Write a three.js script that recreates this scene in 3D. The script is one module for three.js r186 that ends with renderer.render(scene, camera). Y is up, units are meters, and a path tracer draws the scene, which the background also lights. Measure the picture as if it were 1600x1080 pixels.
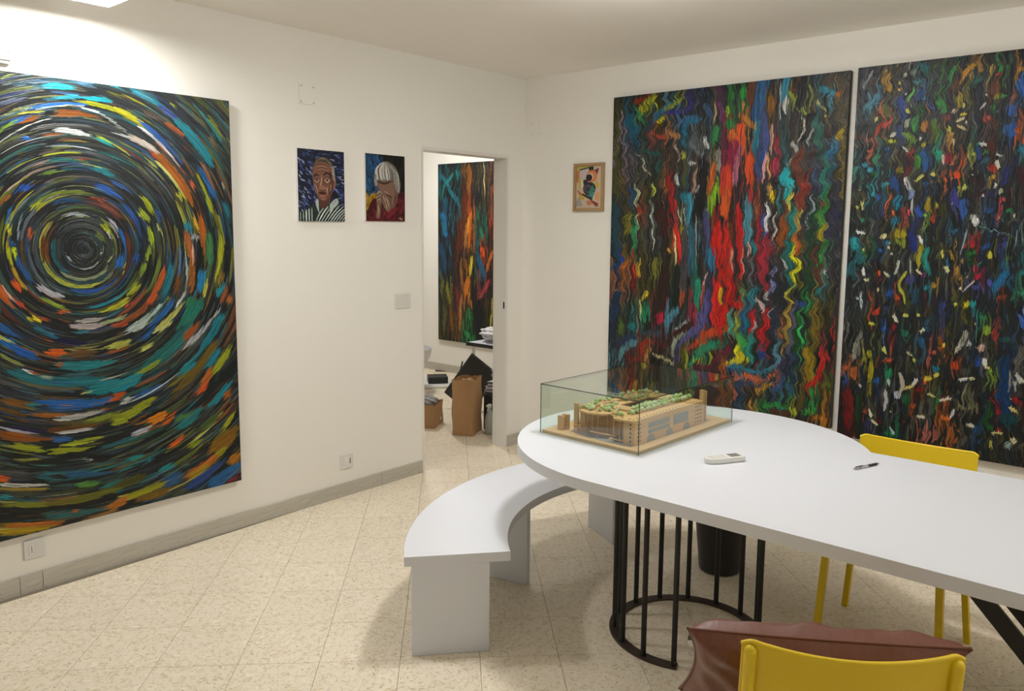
import * as THREE from 'three';
import { RoundedBoxGeometry } from 'three/addons/geometries/RoundedBoxGeometry.js';
import { mergeGeometries, toCreasedNormals } from 'three/addons/utils/BufferGeometryUtils.js';
import { RectAreaLightUniformsLib } from 'three/addons/lights/RectAreaLightUniformsLib.js';

// ------------------------------------------------------------------ camera, exposure, lights
const scene = new THREE.Scene();
scene.background = new THREE.Color(0x000000);
const camera = new THREE.PerspectiveCamera(51.255, 1600 / 1200, 0.05, 60);
camera.position.set(-4.5639, 1.635, 3.8328);
camera.up.set(0.08626, 0.99256, -0.08588);
camera.lookAt(-4.5639 + 0.75181, 1.635 - 0.12141, 3.8328 - 0.64811);
camera.setViewOffset(1600, 1200, 0, 93.57, 1600, 1080);   // the lower part of a 4:3 frame
camera.updateMatrixWorld(); camera.updateProjectionMatrix();
const renderer = new THREE.WebGLRenderer({ antialias: true });
renderer.toneMapping = THREE.LinearToneMapping;
renderer.toneMappingExposure = 1.24;
renderer.shadowMap.enabled = true;
RectAreaLightUniformsLib.init();
// the lamps of the rooms, plus two unseen fill lights added: [x, z, y of the glowing face, size x, size z, intensity, kind]
const LIGHT = new THREE.Color().setRGB(1.0, 0.988, 0.968);
const LAMPS = {
  table: { x: -1.72, z: 2.05, y: 2.615, s: 0.24, power: 106 },
  entry: { x: -5.7, z: 2.2, y: 2.615, s: 0.24, power: 18 },  // added out of view as fill for the table rim and right wall
  addedUplight: { x: -1.95, z: 5.0, y: 1.95, sx: 0.9, sz: 0.2, power: 52 },  // added out of view to lift the ceiling and ambient light
  wall: { x: -3.15, z: 0.36, y: 2.54, s: 0.26, power: 78, shade: true },
  store: { x: 0.55, z: -1.9, y: 2.6, s: 0.24, power: 118 },
};

// ------------------------------------------------------------------ helpers
let seed = 1234567;
const rnd = () => { seed = (seed * 1664525 + 1013904223) >>> 0; return seed / 4294967296; };
const rr = (a, b) => a + (b - a) * rnd();
const pick = (a) => a[Math.floor(rnd() * a.length)];
const V = (x, y, z) => new THREE.Vector3(x, y, z);
const taken = {};
function numbered(name) {
  const n = taken[name] = (taken[name] ?? -1) + 1;
  return n ? `${name}_${String(n).padStart(3, '0')}` : name;
}
function tag(o, label, category, group) { o.userData = { ...o.userData, label, category }; if (group) o.userData.group = group; return o; }
function thing(name, label, category, [x, y, z] = [0, 0, 0], turn = 0, group) {
  const o = new THREE.Group(); o.name = numbered(name); o.position.set(x, y, z); o.rotation.y = turn; scene.add(o);
  return tag(o, label, category, group);
}
function mesh(name, geo, mat, parent, label) {
  const m = new THREE.Mesh(Array.isArray(geo) ? join(geo) : geo, mat);
  m.name = name; m.castShadow = m.receiveShadow = true;
  if (label) m.userData.label = label;
  if (parent) parent.add(m);
  return m;
}
function join(list) {
  const flat = list.map((g) => { const q = g.index ? g.toNonIndexed() : g; for (const k of Object.keys(q.attributes)) if (!['position', 'normal', 'uv'].includes(k)) q.deleteAttribute(k); return q; });
  return flat.length === 1 ? flat[0] : mergeGeometries(flat);
}
function struct(name, geo, mat) { const m = mesh(name, geo, mat, scene); m.userData.kind = 'structure'; return m; }
// box between two corners, uv in metres
function slab(x0, y0, z0, x1, y1, z1) {
  const g = new THREE.BoxGeometry(x1 - x0, y1 - y0, z1 - z0).toNonIndexed();
  g.translate((x0 + x1) / 2, (y0 + y1) / 2, (z0 + z1) / 2);
  const p = g.attributes.position, n = g.attributes.normal, uv = g.attributes.uv;
  for (let i = 0; i < p.count; i++) {
    if (Math.abs(n.getX(i)) > 0.5) uv.setXY(i, p.getZ(i), p.getY(i));
    else if (Math.abs(n.getY(i)) > 0.5) uv.setXY(i, p.getX(i), p.getZ(i));
    else uv.setXY(i, p.getX(i), p.getY(i));
  }
  return g;
}
const rbox = (w, h, d, r, x = 0, y = 0, z = 0, seg = 2) => new RoundedBoxGeometry(w, h, d, seg, r).translate(x, y, z);
function bar(a, b, w, d) {           // rectangular or round bar between two points
  const dir = new THREE.Vector3().subVectors(b, a), L = dir.length();
  const g = d ? new RoundedBoxGeometry(w, L, d, 1, Math.min(w, d) * 0.12) : new THREE.CylinderGeometry(w, w, L, 20);
  g.translate(0, L / 2, 0);
  g.applyQuaternion(new THREE.Quaternion().setFromUnitVectors(V(0, 1, 0), dir.normalize()));
  return g.translate(a.x, a.y, a.z);
}
function extrude(shape, depth, bevel = 0.001, curveSegments = 48) {   // the shape lies in x-z, grows up from y = 0
  const g = new THREE.ExtrudeGeometry(shape, { depth: depth - 2 * bevel, bevelEnabled: bevel > 0, bevelThickness: bevel, bevelSize: bevel, bevelOffset: -bevel, bevelSegments: 2, curveSegments });
  return g.translate(0, 0, bevel).rotateX(-Math.PI / 2).scale(1, 1, 1);   // shape y becomes -z
}
// canvases and textures
function canvas(w, h, fill) { const c = document.createElement('canvas'); c.width = w; c.height = h; const x = c.getContext('2d'); if (fill) { x.fillStyle = fill; x.fillRect(0, 0, w, h); } return [c, x]; }
function tex(c, srgb = true, repeat) {
  const t = new THREE.CanvasTexture(c); t.colorSpace = srgb ? THREE.SRGBColorSpace : THREE.NoColorSpace;
  t.magFilter = THREE.LinearFilter; if (repeat) t.wrapS = t.wrapT = THREE.RepeatWrapping;
  return t;
}
const std = (o) => new THREE.MeshStandardMaterial(o);
const phys = (o) => new THREE.MeshPhysicalMaterial(o);
const lin = (r, g, b) => new THREE.Color().setRGB(r, g, b);

// ------------------------------------------------------------------ materials
function noiseBump(size, cell, soft) {
  const [c, x] = canvas(size, size, '#808080');
  for (let k = 0; k < size * size / (cell * cell); k++) {
    const v = Math.floor(rr(70, 190)); x.globalAlpha = soft; x.fillStyle = `rgb(${v},${v},${v})`;
    const px = rr(0, size), py = rr(0, size), r = rr(0.5, 1.6) * cell;
    for (const ox of [0, size, -size]) for (const oy of [0, size, -size]) { x.beginPath(); x.ellipse(px + ox, py + oy, r, r * rr(0.6, 1), rr(0, 3), 0, 7); x.fill(); }
  }
  const t = tex(c, false, true); return t;
}
const wallBump = noiseBump(512, 5, 0.35);
const M = {};
M.wall = std({ color: lin(0.88, 0.852, 0.788), roughness: 0.72, bumpMap: wallBump, bumpScale: 0.0004 });
M.ceiling = std({ color: lin(0.92, 0.885, 0.825), roughness: 0.85, bumpMap: wallBump, bumpScale: 0.0004 });
M.trim = std({ color: lin(0.80, 0.77, 0.72), roughness: 0.35 });
M.white = std({ color: lin(0.735, 0.757, 0.81), roughness: 0.38 });
M.plastic = std({ color: lin(0.74, 0.735, 0.70), roughness: 0.4 });
M.plasticShade = std({ color: lin(0.72, 0.7, 0.65), roughness: 0.45 });
M.black = std({ color: lin(0.018, 0.017, 0.017), roughness: 0.42, metalness: 0.3 });
M.blackPlastic = std({ color: lin(0.012, 0.012, 0.013), roughness: 0.5 });
M.dark = std({ color: lin(0.02, 0.02, 0.02), roughness: 0.7 });
M.rust = std({ color: lin(0.05, 0.034, 0.024), roughness: 0.5, metalness: 0.35 });
M.yellow = std({ color: lin(0.78, 0.56, 0.012), roughness: 0.42 });
M.canvasEdge = std({ color: lin(0.05, 0.05, 0.045), roughness: 0.8 });
M.canvasBack = std({ color: lin(0.55, 0.5, 0.42), roughness: 0.9 });
M.screw = std({ color: lin(0.35, 0.33, 0.3), roughness: 0.5, metalness: 0.5 });
// floor tiles: cream vinyl-stone with olive, brown and pale chips
function chipTexture() {
  const S = 1024, [c, x] = canvas(S, S, '#e2d8c2');
  const wrap = (f) => { for (const ox of [0, S, -S]) for (const oy of [0, S, -S]) { x.save(); x.translate(ox, oy); f(); x.restore(); } };
  const chip = (px, py, L, w, a, col, al) => wrap(() => {
    if (px < -40 || py < -40) return;
    x.globalAlpha = al; x.fillStyle = col; x.beginPath();
    const ca = Math.cos(a), sa = Math.sin(a);
    const pt = (u, v) => [px + u * ca - v * sa, py + u * sa + v * ca];
    x.moveTo(...pt(-L, 0)); x.quadraticCurveTo(...pt(-L * 0.3, w * 1.3), ...pt(L * 0.5, w * 0.7)); x.lineTo(...pt(L, -w * 0.2)); x.quadraticCurveTo(...pt(0, -w * 1.2), ...pt(-L, 0)); x.fill();
  });
  const cols = ['#e6ddc8', '#d2c7ae', '#c8bb9c', '#dbd0b6', '#eee7d8', '#ccbc9a', '#e2d8be', '#d0c6aa'];
  for (let k = 0; k < 5200; k++) chip(rr(0, S), rr(0, S), rr(4, 15), rr(1.5, 5), rr(0, 6.3), pick(cols), rr(0.35, 0.8));
  for (let k = 0; k < 1300; k++) chip(rr(0, S), rr(0, S), rr(8, 24), rr(4, 9), rr(0, 6.3), pick(['#cbbd9c', '#bfb08c', '#d0c29e', '#f0e9da', '#c3b594']), rr(0.2, 0.5));
  for (let k = 0; k < 800; k++) chip(rr(0, S), rr(0, S), rr(4, 12), rr(1.4, 4), rr(0, 6.3), pick(['#9f9270', '#aa9a78', '#9c8e70', '#a8a698']), rr(0.4, 0.75));
  for (let k = 0; k < 110; k++) chip(rr(0, S), rr(0, S), rr(2, 8), rr(0.8, 2.2), rr(0, 6.3), pick(['#4a4334', '#5a5040', '#6b5a3c']), rr(0.5, 0.9));
  return tex(c, true, true);
}
const chips = chipTexture();
M.tiles = [1, 0.965, 0.985].map((k) => std({ map: chips, color: lin(k * 1.15, k * 1.135, k * 1.15), roughness: 0.3 }));
M.grout = std({ color: lin(0.2, 0.175, 0.13), roughness: 0.9 });
function marbleTexture() {
  const [c, x] = canvas(1024, 128, '#bdb8ab');
  for (let k = 0; k < 110; k++) {
    x.globalAlpha = rr(0.06, 0.24); x.strokeStyle = pick(['#a09b90', '#d2cec2', '#b0aa9c', '#d8d4c8', '#a39a86']); x.lineWidth = rr(1, 12);
    let px = rr(-50, 1024), py = rr(0, 128); x.beginPath(); x.moveTo(px, py);
    for (let i = 0; i < 5; i++) { px += rr(15, 60); py += rr(-22, 14); x.lineTo(px, py); } x.stroke();
  }
  for (let k = 0; k < 160; k++) { x.globalAlpha = rr(0.2, 0.5); x.fillStyle = pick(['#6f6a60', '#5d574c', '#7b7464']); x.beginPath(); x.ellipse(rr(0, 1024), rr(80, 128), rr(1, 5), rr(0.6, 2), rr(-0.3, 0.3), 0, 7); x.fill(); }
  const t = tex(c, true, true); t.repeat.set(0.7, 11); return t;
}
M.marble = std({ map: marbleTexture(), roughness: 0.4 });
M.shadeStrip = std({ color: lin(0.21, 0.18, 0.13), roughness: 0.9 });  // dark tone that paints the shade at the foot of the left wall
function kraftTexture() {
  const [c, x] = canvas(512, 512, '#a9835a');
  for (let k = 0; k < 2600; k++) { x.globalAlpha = rr(0.05, 0.2); x.strokeStyle = pick(['#8d6a44', '#bd976d', '#96734b', '#c7a37b']); x.lineWidth = rr(0.5, 2); const px = rr(0, 512), py = rr(0, 512); x.beginPath(); x.moveTo(px, py); x.lineTo(px + rr(-14, 14), py + rr(5, 30)); x.stroke(); }
  return tex(c, true, true);
}
M.kraft = std({ map: kraftTexture(), roughness: 0.75, side: THREE.DoubleSide });
function woodTexture(base, dark, light) {
  const [c, x] = canvas(512, 512, base);
  for (let k = 0; k < 420; k++) { x.globalAlpha = rr(0.06, 0.22); x.strokeStyle = pick([dark, light]); x.lineWidth = rr(0.6, 3); let py = rr(0, 512); x.beginPath(); x.moveTo(0, py); for (let i = 1; i <= 8; i++) { py += rr(-3, 3); x.lineTo(i * 64, py); } x.stroke(); }
  return tex(c, true, true);
}
const woodMap = woodTexture('#cfa374', '#b08252', '#e0bb8d');
M.wood = std({ map: woodMap, roughness: 0.55 });
M.woodPale = std({ map: woodMap, color: lin(1.15, 1.12, 1.05), roughness: 0.6 });
M.frameWood = std({ map: woodMap, color: lin(0.62, 0.66, 0.66), roughness: 0.55 });
M.leather = (() => {
  const [c, x] = canvas(512, 512, '#6e4234');
  for (let k = 0; k < 3200; k++) { x.globalAlpha = rr(0.05, 0.16); x.fillStyle = pick(['#5b3428', '#835343', '#77483a', '#4e2c22']); x.beginPath(); x.ellipse(rr(0, 512), rr(0, 512), rr(2, 16), rr(2, 10), rr(0, 3), 0, 7); x.fill(); }
  return std({ map: tex(c, true, true), roughness: 0.42, bumpMap: wallBump, bumpScale: 0.0006 });
})();

// ------------------------------------------------------------------ lamps
const glowMat = (k) => std({ color: 0xffffff, emissive: LIGHT, emissiveIntensity: k, roughness: 0.6 });
M.frost = glowMat(3.0);
function ceilingLamp(L, label) {      // white ceiling plate with a square opal glass box under it; every glowing face carries its light
  const t = thing('ceiling_lamp', label, 'lamp', [L.x, 2.69, L.z], 0, 'square ceiling lamps'), drop = 2.69 - L.y, h = drop - 0.022, w = L.s;
  mesh('lamp_housing', rbox(w + 0.03, 0.02, w + 0.03, 0.004, 0, -0.0105, 0), M.plastic, t);
  if (L.shade) {                       // lamp with a metal skirt: it shines only downwards
    for (const q of [-1, 1]) { mesh('lamp_skirt', rbox(0.008, drop - 0.022, w + 0.024, 0.002, q * (w / 2 + 0.008), -0.0215 - (drop - 0.022) / 2, 0), M.plastic, t); mesh('lamp_skirt', rbox(w + 0.006, drop - 0.022, 0.008, 0.002, 0, -0.0215 - (drop - 0.022) / 2, q * (w / 2 + 0.008)), M.plastic, t); }
    mesh('lamp_diffuser', rbox(w, 0.02, w, 0.003, 0, -drop + 0.024, 0), M.frost, t);
  } else mesh('lamp_diffuser', rbox(w, h, w, 0.006, 0, -0.0215 - h / 2, 0), M.frost, t);
  const light = (sx, sy, at, rx, ry) => { const l = new THREE.RectAreaLight(LIGHT, L.power, sx, sy); l.name = 'lamp_light'; l.position.set(...at); l.rotation.set(rx, ry, 0); l.castShadow = true; t.add(l); };
  light(w - 0.01, w - 0.01, [0, L.shade ? -drop + 0.012 : -drop - 0.002, 0], -Math.PI / 2, 0);
  if (L.shade) return;
  for (const [x, z, ry] of [[1, 0, -Math.PI / 2], [-1, 0, Math.PI / 2], [0, 1, Math.PI], [0, -1, 0]]) light(w - 0.01, h - 0.008, [x * (w / 2 + 0.002), -0.0215 - h / 2, z * (w / 2 + 0.002)], 0, ry);
}
function addedUplightTray(L, label) {   // suspended metal tray added out of view to brighten the ceiling
  const t = thing('added_uplight', label, 'lamp', [L.x, 2.69, L.z]), d = 2.69 - L.y;
  mesh('lamp_tray', [rbox(L.sx + 0.04, 0.008, L.sz + 0.04, 0.002, 0, -d - 0.03, 0), ...[-1, 1].flatMap((q) => [rbox(L.sx + 0.04, 0.05, 0.008, 0.002, 0, -d - 0.008, q * (L.sz / 2 + 0.016)), rbox(0.008, 0.05, L.sz + 0.024, 0.002, q * (L.sx / 2 + 0.016), -d - 0.008, 0)])], M.plastic, t);
  mesh('lamp_diffuser', rbox(L.sx, 0.014, L.sz, 0.003, 0, -d - 0.01, 0), M.frost, t);
  for (const q of [-1, 1]) mesh('suspension_wire', bar(V(q * L.sx * 0.4, -d, 0), V(q * L.sx * 0.4, -0.012, 0), 0.0015), M.screw, t);
  mesh('ceiling_rose', rbox(L.sx * 0.9, 0.012, 0.05, 0.003, 0, -0.0065, 0), M.plastic, t);
  const l = new THREE.RectAreaLight(LIGHT, L.power, L.sx - 0.02, L.sz - 0.02); l.name = 'lamp_light'; l.position.set(0, -d + 0.0, 0); l.rotation.x = Math.PI / 2; l.castShadow = true; t.add(l);
}

// ------------------------------------------------------------------ the setting
const CEIL = 2.69, DX0 = -1.004, DX1 = -0.19, DTOP = 2.115, T = 0.12;
const X0 = -7.0, Z1 = 6.6, RX = 1.7, RZ = -4.2;         // room ends, far wall of the next room
const floor = struct('floor', slab(X0 - T, -0.12, RZ - T, RX + T, -0.0085, Z1 + T), M.grout);
struct('ceiling', slab(X0 - T, CEIL, RZ - T, RX + T, CEIL + 0.12, Z1 + T), M.ceiling);
const wallLeft = struct('wall_left', [slab(X0, 0, -T, DX0 - 0.02, CEIL, 0), slab(DX0 - 0.02, DTOP + 0.02, -T, DX1 + 0.02, CEIL, 0), slab(DX1 + 0.02, 0, -T, RX, CEIL, 0)], M.wall);
struct('wall_right', slab(0, 0, 0, T, CEIL, Z1), M.wall);
struct('wall_back', slab(X0, 0, Z1, T, CEIL, Z1 + T), M.wall);
struct('wall_entry', slab(X0 - T, 0, RZ, X0, CEIL, Z1 + T), M.wall);
struct('wall_far', slab(RX, 0, RZ, RX + T, CEIL, 0), M.wall);
struct('wall_store', slab(X0, 0, RZ - T, RX + T, CEIL, RZ), M.wall);
{ // door opening: painted lining with a strike plate
  const d = struct('door_1', [slab(DX0 - 0.02, DTOP, -T - 0.004, DX1 + 0.02, DTOP + 0.02, 0.004)], M.trim);
  mesh('jamb', slab(DX0 - 0.02, 0, -T - 0.004, DX0, DTOP, 0.004), M.trim, d);
  mesh('jamb', slab(DX1, 0, -T - 0.004, DX1 + 0.02, DTOP, 0.004), M.trim, d);
  mesh('strike_plate', slab(DX1 - 0.002, 1.035, -0.024, DX1, 1.085, -0.012), M.blackPlastic, d);
}
{ // floor tiles laid at 45 degrees, 30 cm
  const P = 0.3018, S0 = -1.019, T0 = -2.757, q = Math.SQRT1_2;
  const geos = Array.from({ length: 10 }, () => {
    const g = new THREE.BoxGeometry(P - 0.0016, 0.008, P - 0.0016), uv = g.attributes.uv, p = g.attributes.position;
    const ou = rnd(), ov = rnd(), turn = Math.floor(rnd() * 4) * Math.PI / 2;
    for (let i = 0; i < uv.count; i++) { const a = p.getX(i), b = p.getZ(i); uv.setXY(i, ou + (a * Math.cos(turn) - b * Math.sin(turn)) / 1.0, ov + (a * Math.sin(turn) + b * Math.cos(turn)) / 1.0); }
    return g;
  });
  const rest = [], near = [];
  const vp = new THREE.Vector3();
  for (let i = -34; i < 40; i++) for (let j = -34; j < 40; j++) {
    const s = S0 + (i + 0.5) * P, t = T0 + (j + 0.5) * P, x = (s + t) * q, z = (s - t) * q;
    if (x < X0 - 0.1 || x > RX + 0.1 || z < RZ - 0.1 || z > Z1 + 0.1) continue;
    const g = geos[Math.floor(rnd() * geos.length)], m = M.tiles[Math.floor(rnd() * 3)];
    vp.set(x, 0, z).project(camera);
    const ahead = new THREE.Vector3(x, 0, z).sub(camera.position).dot(V(0.7518, -0.1214, -0.6481)) > 0.4;
    const inView = ahead && Math.abs(vp.x) < 1.14 && Math.abs(vp.y) < 1.2 && (z > -0.1 ? x < 0.1 : (x > -1.2 && z > -3.2 && vp.x > -0.25 && vp.x < 0.02));
    (inView ? near : rest).push([g, m, x, z]);
  }
  near.sort((a, b) => Math.hypot(a[2] + 4.56, a[3] - 3.83) - Math.hypot(b[2] + 4.56, b[3] - 3.83));
  rest.push(...near.splice(300));
  for (const [g, m, x, z] of near) { const o = mesh('tile', g, m, floor); o.position.set(x, -0.0042, z); o.rotation.y = Math.PI / 4; }
  const field = mesh('tile_field', rest.map(([g, , x, z]) => g.clone().rotateY(Math.PI / 4).translate(x, -0.0042, z)), M.tiles[0], floor);
  field.userData.kind = 'stuff';
}
{ // marble skirting along the walls, one mesh for each length of stone
  const run = (name, cuts, make) => {
    const b = struct(name, make(cuts[0], cuts[1]), M.marble);
    for (let i = 1; i < cuts.length - 1; i++) mesh('marble_slab', make(cuts[i], cuts[i + 1]), M.marble, b);
  };
  const g1 = 0.0012;
  run('baseboard_left', [X0, -5.0, -3.43, -3.338, -1.378, DX0 - 0.022], (a, b) => slab(a + g1, 0, 0.0005, b - g1, 0.083, 0.012));
  run('baseboard_stub', [DX1 + 0.022, 0], (a, b) => slab(a, 0, 0.0005, b - 0.013, 0.083, 0.012));
  run('baseboard_right', [0.0, 1.9, 3.9, 5.6], (a, b) => slab(-0.012, 0, a + g1, -0.0005, 0.083, b - g1));
  run('baseboard_far', [RZ, -2.4, -0.9, -T], (a, b) => slab(RX - 0.012, 0, a + g1, RX - 0.0005, 0.083, b - g1));
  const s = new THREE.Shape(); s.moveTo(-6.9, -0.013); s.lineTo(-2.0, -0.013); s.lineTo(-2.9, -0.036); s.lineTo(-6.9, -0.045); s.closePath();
  const strip = mesh('floor_shade_strip', extrude(s, 0.001, 0), M.shadeStrip, scene); strip.name = 'trim_1'; strip.userData.kind = 'structure'; strip.position.y = 0.0001;  // thin tapered sheet, its dark colour stands in for shade on the floor
}
// lamps of both rooms, with the two added fill lights
ceilingLamp(LAMPS.table, 'square ceiling lamp above the round end of the white table');
ceilingLamp(LAMPS.entry, 'unseen square ceiling lamp added as fill at the entry end of the room');
addedUplightTray(LAMPS.addedUplight, 'unseen suspended tray lamp added to brighten the ceiling past the white table');
ceilingLamp(LAMPS.wall, 'square ceiling lamp close to the wall above the spiral painting');
ceilingLamp(LAMPS.store, 'square ceiling lamp in the room beyond the doorway');

// ------------------------------------------------------------------ white table
{
  const t = thing('meeting_table', 'long white meeting table with a round end on a black barred base', 'table', [-1.615, 0, 2.268]);
  const r = 0.713, x1 = 0.35, zEnd = 2.1, s = new THREE.Shape();
  s.moveTo(-r, -zEnd); s.lineTo(-r, 0); s.absarc(0, 0, r, Math.PI, -Math.acos(x1 / r), true); s.lineTo(x1, -zEnd); s.closePath();
  mesh('tabletop', extrude(s, 0.042, 0.0012, 96).translate(0, 0.708, 0), M.white, t);
  const cx = -0.135, cz = 0.092, a0 = 158, a1 = 415, rad = Math.PI / 180;
  const ring = new THREE.Shape(); ring.absarc(cx, -cz, 0.312, -a0 * rad, -a1 * rad, true); ring.absarc(cx, -cz, 0.268, -a1 * rad, -a0 * rad, false); ring.closePath();
  mesh('base_ring', extrude(ring, 0.008, 0.0008, 64), M.rust, t, 'dark steel ring on the floor');
  mesh('top_ring', extrude(ring, 0.006, 0.0008, 64).translate(0, 0.702, 0), M.black, t);
  for (let k = 0; k < 12; k++) {
    const a = (k < 11 ? 160.5 + k * 24.6 : 412.5) * rad, x = cx + 0.29 * Math.cos(a), z = cz + 0.29 * Math.sin(a);
    mesh('bar', bar(V(x, 0.008, z), V(x, 0.703, z), 0.0105), M.black, t);
  }
  // slanting flat steel legs under the far end
  for (const x of [-0.19, 0.0]) for (const sgn of [1, -1]) mesh('slanted_leg', bar(V(x + sgn * 0.007, 0.003, 1.43 + sgn * 0.16), V(x + sgn * 0.007, 0.706, 1.43 - sgn * 0.5), 0.012, 0.055), M.black, t);
}
// ------------------------------------------------------------------ curved bench
{
  const t = thing('curved_bench', 'white curved bench on panel legs around the table end', 'bench', [-1.66, 0, 2.485]);
  const rad = Math.PI / 180, s = new THREE.Shape(); s.absarc(0, 0, 1.289, 140.2 * rad, 58.5 * rad, true); s.absarc(0, 0, 0.885, 58.5 * rad, 140.2 * rad, false); s.closePath();
  mesh('seat', extrude(s, 0.038, 0.001, 96).translate(0, 0.362, 0), M.white, t);
  for (const [a, r0, r1] of [[-139.2, 0.965, 1.262], [-102.2, 0.9, 1.2], [-61, 0.96, 1.25]]) {
    const g = rbox(r1 - r0, 0.361, 0.03, 0.0015, (r0 + r1) / 2, 0.1808, 0).rotateY(-a * rad);
    mesh('leg', g, M.white, t);
  }
}
// ------------------------------------------------------------------ yellow chairs (face +x)
function yellowChair(label, at, turn) {
  const t = thing('dining_chair', label, 'chair', at, turn, 'yellow chairs at the table');
  const seatShape = new THREE.Shape(); const w = 0.215;
  seatShape.moveTo(-0.19, -w + 0.03); seatShape.quadraticCurveTo(-0.19, -w, -0.16, -w); seatShape.lineTo(0.18, -w - 0.012); seatShape.quadraticCurveTo(0.225, -w - 0.01, 0.225, -w + 0.04);
  seatShape.lineTo(0.225, w - 0.04); seatShape.quadraticCurveTo(0.225, w + 0.01, 0.18, w + 0.012); seatShape.lineTo(-0.16, w); seatShape.quadraticCurveTo(-0.19, w, -0.19, w - 0.03); seatShape.closePath();
  mesh('seat', extrude(seatShape, 0.022, 0.004, 12).translate(0, 0.43, 0), M.yellow, t);
  // backrest: bent plate with rolled-over rounded top corners
  const N = 36, K = 12, y0 = 0.48, th = 0.011, pos = [], idx = [];
  const P = (u, v, side) => {
    const z = u * 0.222, b = 1 - u * u;
    const c = Math.max(0, (Math.abs(u) - 0.93) / 0.07), drop = v * 0.012 * c * c;
    const y = y0 + v * (0.768 - 0.014 * b - y0) - drop;
    const lean = (y - 0.45) * 0.14, x = -0.175 - lean - 0.045 * b;
    return [x + side * th / 2, y, z];
  };
  for (const side of [-1, 1]) for (let j = 0; j <= K; j++) for (let i = 0; i <= N; i++) pos.push(...P(i / N * 2 - 1, j / K, side));
  const id = (s, i, j) => s * (N + 1) * (K + 1) + j * (N + 1) + i;
  for (let j = 0; j < K; j++) for (let i = 0; i < N; i++) {
    const a = id(0, i, j), b = id(0, i + 1, j), c = id(0, i + 1, j + 1), d = id(0, i, j + 1); idx.push(a, b, c, a, c, d);
    const e = id(1, i, j), f = id(1, i + 1, j), g = id(1, i + 1, j + 1), h = id(1, i, j + 1); idx.push(e, g, f, e, h, g);
  }
  for (let i = 0; i < N; i++) { let a = id(0, i, K), b = id(0, i + 1, K), c = id(1, i + 1, K), d = id(1, i, K); idx.push(a, b, c, a, c, d); a = id(0, i, 0); b = id(0, i + 1, 0); c = id(1, i + 1, 0); d = id(1, i, 0); idx.push(a, c, b, a, d, c); }
  for (let j = 0; j < K; j++) { let a = id(0, 0, j), b = id(0, 0, j + 1), c = id(1, 0, j + 1), d = id(1, 0, j); idx.push(a, b, c, a, c, d); a = id(0, N, j); b = id(0, N, j + 1); c = id(1, N, j + 1); d = id(1, N, j); idx.push(a, c, b, a, d, c); }
  const g = new THREE.BufferGeometry(); g.setAttribute('position', new THREE.Float32BufferAttribute(pos, 3)); g.setIndex(idx); g.computeVertexNormals();
  const rim = new THREE.TubeGeometry(new THREE.CatmullRomCurve3(Array.from({ length: 25 }, (_, i) => V(...P(i / 12 - 1, 1, 0)))), 48, 0.0062, 8);
  const back = mesh('backrest', [toCreasedNormals(g, 0.7), rim.toNonIndexed()].map((q) => { q.deleteAttribute('uv'); return q; }), M.yellow, t);
  for (const s of [-1, 1]) {
    const top = P(s * 0.93, 0.94, -1), low = P(s * 0.93, 0, -1);
    mesh('post', [bar(V(low[0] - 0.004, 0.43, low[2]), V(top[0] - 0.004, top[1], top[2]), 0.0135), new THREE.SphereGeometry(0.0135, 16, 10).translate(top[0] - 0.004, top[1], top[2])], M.yellow, back);
    mesh('leg', bar(V(-0.2, 0, s * 0.238), V(-0.165, 0.436, s * 0.2), 0.027, 0.024), M.yellow, t);
    mesh('leg', bar(V(0.195, 0, s * 0.222), V(0.18, 0.436, s * 0.2), 0.028, 0.026), M.yellow, t);
  }
  for (const x of [-0.165, 0.18]) mesh('seat_rail', bar(V(x, 0.42, -0.2), V(x, 0.42, 0.2), 0.022, 0.016), M.yellow, t);
  return t;
}
yellowChair('yellow chair against the wall side of the table, back below the speckled painting', [-1.285, 0, 3.008], Math.PI);
yellowChair('yellow chair in the foreground with a brown cushion on its seat', [-2.715, 0, 3.222], 0.582);
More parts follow.
